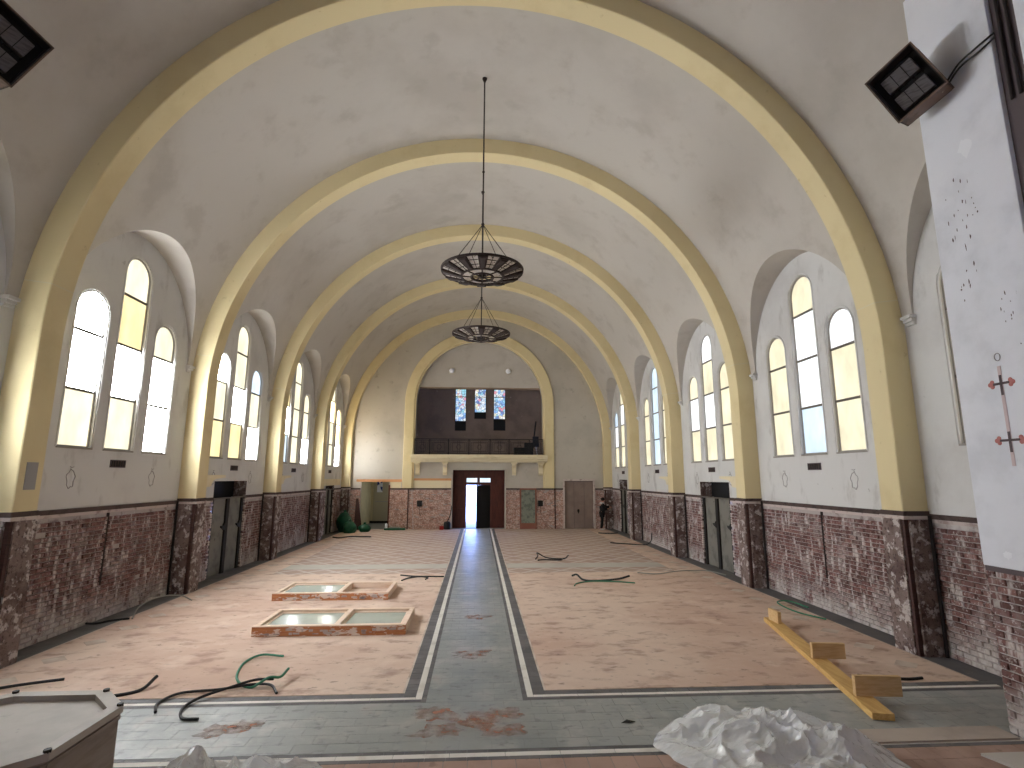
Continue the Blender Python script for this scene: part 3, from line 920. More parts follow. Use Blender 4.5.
# ------------------------------------------------------------------ far wall
G_ZC, G_R0, G_R1 = 7.2, 3.72, 4.37
FD = [(-1.5, 1.49, 3.3), (-6.65, -5.12, 2.62), (4.97, 6.66, 2.69)]
mb = MB()
us = [-XW + 2 * XW * i / 60 for i in range(61)] + [G_R0 * math.cos(PI * i / 48) for i in range(49)]
ops = [(-G_R0, G_R0, 4.1, lambda x: G_ZC + math.sqrt(max(0, G_R0 ** 2 - x * x)))]
for a, b, t in FD:
    us += [a, b]
    ops.append((a, b, -0.02, lambda x, t=t: t))
vt = lambda x: ZC + 0.05 + math.sqrt(max(0, XW ** 2 - x * x))
panel(mb, us, -0.02, vt, ops, lambda x, z: (x, YF, z))
# reveal of the gallery arch
arc = [(-G_R0, 4.1)] + [(-G_R0 * math.cos(PI * i / 48), G_ZC + G_R0 * math.sin(PI * i / 48)) for i in range(49)] + [(G_R0, 4.1)]
n = len(arc)
mb.add([(x, YF, z) for x, z in arc] + [(x, YF + 0.4, z) for x, z in arc], [(i, i + 1, n + i + 1, n + i) for i in range(n - 1)])
wf = mb.build('wall_far', 'plaster_far', kind='structure', label='end wall with gallery arch and entrance door', cat='wall')

# tympanum over the gallery opening
mb = MB()
TY = YF + 0.32
us = [G_R0 * math.cos(PI * i / 48) for i in range(49)]
panel(mb, us, 8.2, lambda x: max(8.2, G_ZC + math.sqrt(max(0, G_R0 ** 2 - x * x))), [], lambda x, z: (x, TY, z))
mb.build('tympanum', 'vault', wf)
MB().box(-G_R0, G_R0, TY, TY + 0.3, 8.12, 8.2).build('lintel', 'gallery_wall', wf)

# brick foot of the end wall
segs = [(-7.7, -6.7), (-5.05, -1.58), (1.57, 4.9), (6.73, 7.7)]
mb = MB()
for a, b in segs:
    for uc, zc, hl, hh in courses(a, b, 0, 2.2, 0.225, 0.0695, 0.01, seed=int(50 + a * 3), miss=0.05):
        wedge(mb, (uc, YF - 0.03 + rnd.uniform(-0.012, 0.012), zc), hl, 0.03, hh, 'y', -1, 0.006)
    MB().box(a, b, YF - 0.035, YF, 0, 2.2).build('dado_backing', 'mortar', wf)
    MB().box(a, b, YF - 0.075, YF, 2.19, 2.27).build('dado_rail', 'rail_dark', wf)
mb.build('brickwork', 'brick_far', wf, kind='stuff')
for x in (-4.0, 4.4):   # chases beside the arch feet
    MB().box(x - 0.03, x + 0.03, YF - 0.085, YF - 0.03, 0, 2.2).build('wall_pipe', 'dark_wood', wf)
MB().box(-5.05, -4.45, YF - 0.012, YF, 2.27, 2.62).build('cream_patch', 'cream_light', wf)
MB().box(-6.95, -4.4, YF - 0.03, YF, 2.62, 2.76).build('cream_band', 'orange_band', wf)
MB().box(-3.7, -1.55, YF - 0.03, YF, 2.7, 2.82).build('cream_band', 'orange_band', wf)
MB().box(-3.7, -1.55, YF - 0.012, YF, 2.27, 2.7).build('cream_patch', 'cream_light', wf)

# cream arch around the gallery
sec = [(G_R1, YF), (G_R1, YF - 0.13), (G_R1 - 0.03, YF - 0.15), (G_R0 + 0.11, YF - 0.15), (G_R0 + 0.08, YF - 0.12), (G_R0 + 0.08, YF - 0.05), (G_R0 - 0.0, YF - 0.05), (G_R0 - 0.0, YF + 0.01)]
rings = [[(-r_, y, 2.27) for r_, y in sec]]
for j in range(49):
    t = PI - PI * j / 48
    rings.append([(r_ * math.cos(t), y, G_ZC + r_ * math.sin(t)) for r_, y in sec])
rings.append([(r_, y, 2.27) for r_, y in sec])
n = len(sec)
q = MB().add([p for rg in rings for p in rg], [(a * n + j, a * n + j + 1, (a + 1) * n + j + 1, (a + 1) * n + j) for a in range(len(rings) - 1) for j in range(n - 1)])
t7 = q.build('trim_7', 'cream', kind='structure', smooth=0.5, label='cream moulded arch framing the organ gallery', cat='arch')

# gallery room
GB = 35.8
g = MB()
g.add([(-4.15, GB, 4.0), (4.15, GB, 4.0), (4.15, GB, 9.4), (-4.15, GB, 9.4), (-4.15, TY + .02, 4.0), (4.15, TY + .02, 4.0), (4.15, TY + .02, 9.4), (-4.15, TY + .02, 9.4)],
      [(0, 1, 2, 3), (0, 3, 7, 4), (1, 5, 6, 2), (3, 2, 6, 7)])
g.build('wall_gallery', 'gallery_wall', kind='structure', label='dim grey-brown walls of the gallery room', cat='wall')
MB().box(-4.15, 4.15, YF - 0.05, GB, 3.95, 4.16).build('gallery_floor', 'gallery_dark', wf)
# stained-glass windows at the back of the gallery
for j, (xa, xb, za, zm) in enumerate(((-1.62, -0.94, 5.98, 6.6), (-0.33, 0.4, 6.78, 7.2), (0.96, 1.70, 6.0, 6.75))):
    win_n += 1
    r = empty('window_%d' % win_n, (0, 0, 0), kind='structure', cat='window', label=('left', 'short middle', 'right')[j] + ' stained-glass window at the back of the gallery')
    zt = 8.85
    fr = MB()
    for a, b, c_, d in ((xa, xb, za - .03, za), (xa, xb, zt, zt + .03), (xa - .03, xa, za - .03, zt + .03), (xb, xb + .03, za - .03, zt + .03)):
        fr.box(a, b, GB - 0.08, GB - 0.002, c_, d)
    fr.build('frame', 'gallery_dark', r)
    zsplit = zt - 0.62
    MB().box(xa, xb, GB - 0.03, GB - 0.01, zm, zsplit - .02).build('pane', 'stained', r, label='lower stained-glass panel')
    MB().box(xa, xb, GB - 0.03, GB - 0.01, zsplit + .02, zt).build('pane', 'stained', r, label='upper stained-glass panel')
    MB().box(xa, xb, GB - 0.05, GB - 0.01, zsplit - .02, zsplit + .02).build('glazing_bar', 'black', r)
    MB().box(xa, xb, GB - 0.06, GB - 0.01, za, zm).build('blind_panel', 'black', r)
# balcony slab with mouldings and corbels
bal = empty('balcony', (0, YF, 0), kind='structure', label='cream moulded gallery balcony above the entrance', cat='balcony')
prof = [(0.02, 3.74), (-0.22, 3.74), (-0.26, 3.80), (-0.30, 3.80), (-0.34, 3.90), (-0.42, 3.93), (-0.44, 4.02), (-0.46, 4.04), (-0.46, 4.17), (0.02, 4.17)]
MB().prism(prof, lambda u, v, d: (d, u, v), -3.9, 3.95).build('slab', 'cream_light', bal)
for x in (-3.52, -1.96, 2.03, 3.58):
    pr = [(0.0, 3.74), (-0.32, 3.74), (-0.33, 3.62), (-0.27, 3.54), (-0.2, 3.5), (-0.14, 3.4), (-0.12, 3.22), (-0.15, 3.12), (-0.1, 3.02), (0.0, 3.0)]
    b = MB().prism(pr, lambda u, v, d, x=x: (x + d, u, v), -0.12, 0.12).build('console', 'cream_light', bal, bevel=0.008)
    MB().box(x - 0.17, x + 0.17, -0.36, 0.0, 3.66, 3.74).build('abacus', 'cream_light', b, bevel=0.01)
# railing
rl = empty('railing', (0, YF - 0.27, 4.17), label='black wrought-iron railing along the gallery balcony', cat='railing')
MB().box(-3.72, 3.72, -0.03, 0.03, 0.87, 0.91).build('top_rail', 'iron', rl)
MB().box(-3.72, 3.72, -0.015, 0.015, 0.80, 0.82).build('middle_rail', 'iron', rl)
MB().box(-3.72, 3.72, -0.015, 0.015, 0.06, 0.09).build('bottom_rail', 'iron', rl)
posts = [-3.7, -2.85, -1.78, -0.6, 0.62, 1.72, 2.9, 3.7]
for x in posts:
    MB().box(x - 0.025, x + 0.025, -0.025, 0.025, 0, 0.9).build('post', 'iron', rl)
for a, b in zip(posts[:-1], posts[1:]):
    w = b - a
    m_ = (a + b) / 2
    q = MB()
    for d in (0.16, 0.26):
        xx, zz_ = w / 2 - d * 0.9, 0.35 - d * 0.45
        for p1, p2 in (((-xx, -zz_), (xx, -zz_)), ((xx, -zz_), (xx, zz_)), ((xx, zz_), (-xx, zz_)), ((-xx, zz_), (-xx, -zz_))):
            q.beam((m_ + p1[0], 0, 0.44 + p1[1]), (m_ + p2[0], 0, 0.44 + p2[1]), 0.016, 0.016)
    for t in (-0.06, 0.06):
        q.beam((m_ + t, 0, 0.09), (m_ + t, 0, 0.8), 0.014, 0.014)
    q.tube([(m_ + 0.13 * math.cos(2 * PI * c_ / 16), 0, 0.44 + 0.13 * math.sin(2 * PI * c_ / 16)) for c_ in range(17)], 0.009, 5, False)
    q.build('grille_panel', 'iron', rl)
    for t in (-w / 2 + 0.08, w / 2 - 0.08):
        MB().box(m_ + t - 0.008, m_ + t + 0.008, -0.008, 0.008, 0.09, 0.8).build('bar', 'iron', rl)

# wall lamps (round) on the tympanum
for x in (-1.7, 1.68):
    r = empty('wall_lamp', (x, TY, 9.2), label='round white wall lamp on the tympanum, %s one' % ('left' if x < 0 else 'right'), cat='lamp', group='round lamps above the gallery')
    q = MB().lathe([(0.001, 0.0), (0.24, 0.0), (0.24, 0.03), (0.17, 0.05), (0.001, 0.05)], 24)
    q.v = [(a, -c_, b) for a, b, c_ in q.v]
    q.build('rose', 'plaster_far', r, smooth=True)
    MB().sphere((0, -0.11, 0), 0.15, 18, 10).build('globe', 'sign_white', r, smooth=True)

# entrance: dark wood lining, vestibule, one leaf open
r = empty('door_10', (0, 0, 0), kind='structure', cat='door', label='dark brown entrance doorway with one leaf standing open to daylight')
VY = YF + 1.5
q = MB()
q.add([(-1.5, YF - .03, -.02), (-1.5, VY, -.02), (-1.5, VY, 3.3), (-1.5, YF - .03, 3.3), (1.49, YF - .03, -.02), (1.49, VY, -.02), (1.49, VY, 3.3), (1.49, YF - .03, 3.3)],
      [(0, 1, 2, 3), (4, 5, 6, 7), (3, 2, 6, 7)])
q.build('lining', 'entry_wood', r)
q = MB()
for a, b, z0, z1 in ((-1.58, -1.5, 0, 3.36), (1.49, 1.57, 0, 3.36), (-1.58, 1.57, 3.3, 3.38)):
    q.box(a, b, YF - 0.09, YF + 0.06, z0, z1)
q.build('casing', 'plaster_far', r)
# inner screen with fixed side panels, transom lights and door opening
SX = YF + 0.55
MB().box(-1.5, -0.72, SX, SX + 0.07, 0, 3.3).build('side_panel', 'entry_wood', r)
MB().box(0.68, 1.49, SX, SX + 0.07, 0, 3.3).build('side_panel', 'entry_wood', r)
MB().box(-0.72, 0.68, SX, SX + 0.07, 2.84, 3.3).build('head_panel', 'entry_wood', r)
MB().box(-0.72, 0.68, SX, SX + 0.07, 2.44, 2.60).build('transom_bar', 'entry_wood', r)
MB().box(-0.1, 0.06, SX, SX + 0.07, 2.6, 2.84).build('transom_mullion', 'entry_wood', r)
for a, b in ((-0.72, -0.1), (0.06, 0.68)):
    MB().box(a, b, SX + .02, SX + .03, 2.6, 2.84).build('transom_light', 'pane_Lb', r)
for x0, x1 in ((-1.42, -0.8), (0.76, 1.41)):
    for z0, z1 in ((0.15, 1.1), (1.25, 2.5), (2.65, 3.15)):
        MB().box(x0, x1, SX - 0.015, SX, z0, z1).build('raised_panel', 'entry_wood', r, bevel=0.008)
lf = MB()
a = math.radians(-62)
hx, hy = 0.68, SX + 0.05
lf.beam((hx, hy, 1.22), (hx + math.cos(PI - 0.35) * 0.86, hy - math.sin(0.35) * -0.86 * -1, 1.22), 0.05, 2.44)
lf.build('leaf', 'black', r, label='open black door leaf')
# outside the door: paving, a pale house front
MB().box(-12, 12, VY, 60, -0.3, -0.03).build('ground', 'stone_ground', kind='structure', label='pale paving outside the entrance', cat='ground')
hs = empty('house', (0, 58, 0), label='pale house front seen through the open door', cat='building')
MB().box(-9, 9, 0, 1, 0, 7).build('front', 'sign_white', hs)
for x in (-5.2, -2.2, 0.8, 3.8):
    w_ = MB().box(x - .6, x + .6, -0.05, 0.0, 1.2, 3.0).build('window', 'sign_blue', hs)
    MB().box(x - .7, x + .7, -0.09, 0.0, 1.1, 1.2).build('sill', 'stone_ground', hs)

# right-hand taupe door of three boards
r = empty('door_11', (0, 0, 0), kind='structure', cat='door', label='taupe boarded door in the right of the end wall')
for a, b in ((4.99, 5.53), (5.55, 6.13), (6.15, 6.64)):
    MB().box(a, b, YF + 0.08, YF + 0.13, 0, 2.66).build('board', 'door_taupe', r)
MB().box(4.89, 6.75, YF + 0.118, YF + 0.2, -0.02, 2.79).build('backing', 'stain_shade_dark', r)
q = MB()
for a, b, z0, z1 in ((4.88, 4.97, 0, 2.72), (6.66, 6.76, 0, 2.72), (4.88, 6.76, 2.69, 2.8)):
    q.box(a, b, YF - 0.09, YF + 0.12, z0, z1)
q.build('casing', 'lip', r)
MB().prism([(-0.07, 0), (0, -0.16), (0.07, 0), (0.05, 0.1), (-0.05, 0.1)], lambda u, v, d: (5.78 + u, d, 0.98 + v), YF + 0.06, YF + 0.08).build('lock_plate', 'black', r)

# left passage with a pale door and a notice
r = MB()
PY = 35.4
r.add([(-6.9, YF, -.02), (-6.9, PY, -.02), (-6.9, PY, 2.75), (-6.9, YF, 2.75), (-4.9, YF, -.02), (-4.9, PY, -.02), (-4.9, PY, 2.75), (-4.9, YF, 2.75)],
      [(0, 1, 2, 3), (4, 5, 6, 7), (1, 5, 6, 2), (3, 2, 6, 7)])
ps = r.build('wall_passage', 'passage', kind='structure', label='cream walls of the side passage left of the entrance', cat='wall')
MB().box(-6.9, -4.9, PY - 0.03, PY - 0.002, 0, 0.14).build('skirting', 'door_dark', ps)
r = MB().box(-6.72, -5.55, PY - 0.06, PY - 0.005, 0.14, 2.66).build('door_12', 'passage_door', kind='structure', cat='door', label='plain beige door at the end of the side passage')
MB().box(-5.72, -5.65, PY - 0.1, PY - 0.06, 1.2, 1.3).build('door_handle', 'iron', r)
MB().box(-6.6, -5.8, PY - 0.066, PY - 0.06, 1.32, 1.36).build('rail_line', 'mark_grey', r)
sgn = empty('wall_sign', (-6.33, PY - 0.08, 1.93), label='narrow white sign with blue swirl on the passage door', cat='sign')
MB().box(-0.17, 0.17, -0.02, 0.015, 0, 0.78).build('plate', 'sign_white', sgn, bevel=0.004)
q = MB()
q.add([(-0.17, -0.022, 0.42), (-0.02, -0.022, 0.5), (-0.06, -0.022, 0.66), (-0.17, -0.022, 0.74)], [(0, 1, 2, 3)])
q.add([(0.17, -0.022, 0.05), (0.17, -0.022, 0.34), (0.03, -0.022, 0.36), (0.06, -0.022, 0.2)], [(0, 1, 2, 3)])
q.add([(0.02, -0.022, 0.6), (0.10, -0.022, 0.56), (0.17, -0.022, 0.62), (0.17, -0.022, 0.72)], [(0, 1, 2, 3)])
q.build('swirl', 'sign_blue', sgn)
win_n += 1  # glowing panes added out of view to brighten the passage
pw = MB().box(-4.93, -4.9, 32.6, 34.4, 0.95, 2.45).build('window_%d' % win_n, 'win_frame', kind='structure', label='added glowing side pane, out of view, brightening the passage', cat='window')
for a, b in ((32.65, 33.48), (33.52, 34.35)):
    MB().box(-4.94, -4.93, a, b, 1.0, 2.4).build('pane', 'pane_Rw', pw)
MB().box(-5.12, -5.04, YF - 0.06, YF + 0.9, 0, 2.45).build('door_leaf', 'entry_wood', ps, label='dark red door edge standing open')

# notice board standing against the far dado
nb = empty('notice_board', (2.84, YF - 0.08, 0), label='tall framed grey-green notice board against the end wall', cat='board')
q = MB()
for a, b, z0, z1 in ((-0.48, -0.40, 0, 2.27), (0.40, 0.48, 0, 2.27), (-0.40, 0.40, 2.18, 2.27), (-0.40, 0.40, 0.0, 0.32)):
    q.box(a, b, -0.07, 0.0, z0, z1)
q.build('frame', 'notice_frame', nb)
MB().box(-0.40, 0.40, -0.04, -0.02, 0.32, 2.18).build('panel', 'notice_glass', nb)
for x, zz_, lab in ((-3.35, 1.42, 'small black switch box on the bare brick left of the entrance'), (3.55, 1.42, 'small black switch box on the bare brick right of the notice board')):
    e = empty('switch_box', (x, YF - 0.07, zz_), label=lab, cat='switch')
    MB().box(-0.14, 0.14, -0.09, 0, -0.16, 0.16).build('case', 'black', e, bevel=0.01)
    MB().box(0.15, 0.22, -0.07, 0, -0.1, 0.1).build('socket', 'lip', e, bevel=0.01)
    MB().tube([(0.0, -0.03, -0.16), (0.0, -0.03, -0.5), (0.1, -0.02, -0.7)], 0.012, 6).build('lead', 'pipe', e)

# chancel end wall behind the camera, with tall glowing windows added out of view
mb = MB()
us = [-XW + 2 * XW * i / 40 for i in range(41)]
CW = [(-3.6, 1.2, 8.6), (0.0, 1.3, 10.4), (3.6, 1.2, 8.6)]
ops = []
for c, hw, top in CW:
    us += [c - hw * math.cos(PI * i / 16) for i in range(17)]
    ops.append((c - hw, c + hw, 3.6, lambda x, c=c, hw=hw, top=top: win_top(x, c, hw, top)))
panel(mb, us, -0.02, vt, ops, lambda x, z: (x, Y_END, z))
mb.build('wall_chancel', 'plaster', kind='structure', label='chancel end wall with three added tall windows', cat='wall')
for j, (c, hw, top) in enumerate(CW):
    win_n += 1
    r = empty('window_%d' % win_n, (0, 0, 0), kind='structure', cat='window', label='%s added tall chancel window, unseen and glowing' % ('left', 'middle', 'right')[j])
    zz_ = [3.6, 5.2, 6.8, top - hw] + ([8.0] if False else [])
    for a, b in zip(zz_[:-1], zz_[1:]):
        MB().box(c - hw, c + hw, Y_END - 0.06, Y_END - 0.05, a + .02, b - .02).build('pane', 'pane_chancel', r)
    MB().prism([(c + hw * math.cos(PI * i / 16), top - hw + .02 + (hw - .02) * math.sin(PI * i / 16)) for i in range(17)], lambda u, v, d: (u, d, v), Y_END - .06, Y_END - .05).build('pane', 'pane_chancel', r)
    for b in zz_[1:]:
        MB().box(c - hw, c + hw, Y_END - 0.07, Y_END - 0.03, b - .02, b + .02).build('glazing_bar', 'lead', r)

# ------------------------------------------------------------------ chancel piers at the picture's edges
PX = 6.15
for s in (-1, 1):
    px = PX if s > 0 else 6.42
    y0, y1 = (5.33, 6.44) if s > 0 else (5.2, 6.2)
    r = empty('trim_%d' % (8 if s > 0 else 9), (0, 0, 0), kind='structure', cat='pier',
              label='white painted pier with flaking plaster and bare brick foot, %s edge' % SIDE[s])
    MB().box(s * px, s * (XW + 0.3), y0, y1, 1.86, 10.6).build('pier_shaft', 'pier_paint', r, bevel=0.012)
    MB().box(s * (px + 0.03), s * (XW + 0.3), y0 + 0.01, y1 - 0.03, -0.02, 1.86).build('foot_backing', 'mortar', r)
    q = MB()
    for uc, zc, hl, hh in courses(y0 + 0.01, y1 - 0.03, 0, 1.84, 0.245, 0.0865, 0.016, seed=77, miss=0.02):
        wedge(q, (s * (px + 0.028 + rnd.uniform(-.006, .006)), uc, zc), 0.02, hl, hh, 'x', -s, 0.005)
    for uc, zc, hl, hh in courses(px + 0.03, XW, 0, 1.84, 0.245, 0.0865, 0.016, seed=78, miss=0.02):
        wedge(q, (s * uc, y1 - 0.02 + rnd.uniform(-.006, .006), zc), hl, 0.02, hh, 'y', 1, 0.005)
    q.build('brickwork', 'brick', r, kind='stuff')
    MB().box(s * (px + 0.005), s * (px + 0.3), y0, y1 - 0.02, 1.80, 1.86).build('plaster_edge', 'stain_shade_dark', r)
    # stepped reveal towards the chancel, its shade put into the dark colour; conduits
    MB().box(s * (px + 0.06), s * (XW + 0.3), y0 - 0.32, y0, -0.02, 10.6).build('pier_return', 'stain_shade_dark', r)
    MB().box(s * (px - 0.02), s * (XW + 0.3), y0 - 0.75, y0 - 0.32, -0.02, 10.6).build('pier_edge', 'pier_paint', r, bevel=0.02)
    for d in (0.1, 0.2):
        MB().tube([(s * (px + 0.035), y0 - d, z) for z in (7.3, 8.6, 10.4)], 0.018, 8).build('conduit', 'pipe', r)
    if s > 0:
        # ghost of a wall cross: shaft, two arms with red trefoil ends
        cyy = 5.86
        MB().box(px - 0.006, px, cyy - 0.02, cyy + 0.02, 3.04, 4.22).build('cross_shaft', 'stain_pink', r, label='pinkish ghost of a cross shaft')
        for zz_, w in ((4.01, 0.10), (3.34, 0.12)):
            b = MB()
            b.box(px - 0.008, px, cyy - w, cyy + w, zz_ - 0.014, zz_ + 0.014)
            b.box(px - 0.008, px, cyy - 0.016, cyy + 0.016, zz_ - 0.14, zz_ + 0.1)
            b.build('cross_arm', 'stain_shade_dark', r)
            for e in (-1, 1):
                q = MB()
                for dy, dz in ((0, 0.026), (0, -0.026), (0.028 * e, 0)):
                    q.sphere((px - 0.003, cyy + e * (w + 0.012) + dy, zz_ + dz), 0.028, 10, 6, (0.25, 1, 1))
                q.build('trefoil', 'rust_red', r, smooth=True)
        q = MB()
        q.tube([(px - 0.002, cyy + 0.035 * math.cos(2 * PI * i / 14), 4.33 + 0.045 * math.sin(2 * PI * i / 14)) for i in range(15)], 0.006, 5, False)
        q.build('ring_mark', 'mark_grey', r)
        # white filler patches and flaked paint on the face
        for cy, cz, ry, rz, m_ in ((5.85, 7.08, 0.11, 0.15, 'sign_white'), (5.62, 2.12, 0.17, 0.19, 'sign_white'), (6.1, 2.02, .07, .05, 'sign_white')):
            q = MB(); n = 20
            vs_ = [(px - 0.004, cy + ry * math.cos(2 * PI * k / n) * (0.8 + 0.5 * noise.noise((k * .7, cy * 3, 0))), cz + rz * math.sin(2 * PI * k / n) * (0.8 + 0.5 * noise.noise((k * .7, cy, 4)))) for k in range(n)]
            q.add([(px - 0.007, cy, cz)] + vs_, [(0, 1 + k, 1 + (k + 1) % n) for k in range(n)])
            q.build('filler_patch', m_, r)
        fl = MB()
        rr = random.Random(5)
        for k in range(46):
            cy, cz = rr.choice(((6.2, 6.3), (6.05, 6.0), (5.9, 6.3), (6.15, 5.25), (5.65, 4.85), (5.95, 5.75), (6.02, 6.35)))
            cy += rr.gauss(0, .06); cz += rr.gauss(0, .22)
            if not 5.4 < cy < 6.38: continue
            a_, b_ = rr.uniform(.004, .012), rr.uniform(.01, .04)
            vs_ = [(px - 0.003, cy + a_ * rr.uniform(.5, 1.3) * math.cos(2 * PI * j / 6), cz + b_ * rr.uniform(.5, 1.3) * math.sin(2 * PI * j / 6)) for j in range(6)]
            fl.add(vs_, [tuple(range(6))])
        fl.build('flaked_spots', 'stain_shade_dark', r, kind='stuff')

# ------------------------------------------------------------------ floodlights on the piers
def floodlight(mw, label, mirror=1):
    r = empty('floodlight', mw=mw, label=label, cat='lamp', group='floodlights on the chancel piers')
    w, h, d = 0.61, 0.764, 0.34
    t = 0.018
    # local y = direction the lamp faces; shell open at the front
    q = MB()
    q.box(-w / 2, w / 2, -d, -d + t, -h / 2, h / 2)
    q.box(-w / 2, -w / 2 + t, -d, 0, -h / 2, h / 2)
    q.box(w / 2 - t, w / 2, -d, 0, -h / 2, h / 2)
    q.box(-w / 2, w / 2, -d, 0, h / 2 - t, h / 2)
    q.build('shell', 'lamp_case', r)
    MB().box(-w / 2, w / 2, -d, 0, -h / 2, -h / 2 + t).build('bottom_plate', 'lamp_bronze', r)
    q = MB()
    for a, b, c, e in ((-w / 2 - .012, w / 2 + .012, h / 2 - .005, h / 2 + .012), (-w / 2 - .012, w / 2 + .012, -h / 2 - .012, -h / 2 + .005), (-w / 2 - .012, -w / 2 + .005, -h / 2, h / 2), (w / 2 - .005, w / 2 + .012, -h / 2, h / 2)):
        q.box(a, b, -0.012, 0.008, c, e)
    q.build('rim', 'lamp_bronze', r)
    MB().box(-w / 2 + t, w / 2 - t, -0.2, -0.18, -h / 2 + t, h / 2 - t).build('liner', 'lamp_inner', r)
    for zc in (-0.15, 0.17):
        p = MB().box(-0.20, 0.20, -0.19, -0.10, zc - 0.11, zc + 0.11).build('lamp_panel', 'lamp_panel', r, bevel=0.008)
        for xx in (-0.07, 0.07):
            MB().box(xx - 0.004, xx + 0.004, -0.10, -0.094, zc - 0.11, zc + 0.11).build('panel_rib', 'lamp_inner', p)
    for xx in (-0.2, -0.1, 0, 0.1, 0.2):
        MB().tube([(xx, -0.12, 0.0), (xx, -0.08, 0.01), (xx, -0.12, 0.025)], 0.012, 6).build('clip', 'iron', r)
    MB().box(-w / 2 + 0.1, w / 2 - 0.1, -d - 0.1, -d, -h / 2 + 0.12, h / 2 - 0.1).build('ballast_box', 'lamp_case', r, bevel=0.01)
    MB().beam((0, -d - 0.05, 0), (0, -d - 0.28, -0.05), 0.07, 0.12).build('bracket', 'iron', r)
    return r


def frame(C, n, z):
    n = Vector(n).normalized(); z = Vector(z); z = (z - n * z.dot(n)).normalized(); x = n.cross(z)
    return Matrix(((x.x, n.x, z.x, C[0]), (x.y, n.y, z.y, C[1]), (x.z, n.z, z.z, C[2]), (0, 0, 0, 1)))


bpy.context.view_layer.update()
fl_r = floodlight(frame((5.62, 6.03, 8.13), (-.829, -.514, -.221), (-.365, .198, .91)), 'dark boxy floodlight on the white pier at upper right')
floodlight(frame((-5.85, 6.06, 8.1), (.829, -.514, -.221), (.365, .198, .91)), 'dark boxy floodlight cut off at the upper left corner')
bpy.context.view_layer.update()
cb = MB()
for d in (0, 0.06):
    cb.tube(spline([(6.02, 5.88, 7.98 - d), (6.08, 5.7, 8.16 - d), (6.11, 5.45, 8.2 - d * 1.3), (6.16, 5.28, 8.24 - d)], 6), 0.013, 6)
inv = fl_r.matrix_world.inverted()
cb.v = [tuple(inv @ Vector(v)) for v in cb.v]
cb.build('cable', 'cable_black', fl_r, label='two short black cables looping to the conduit')

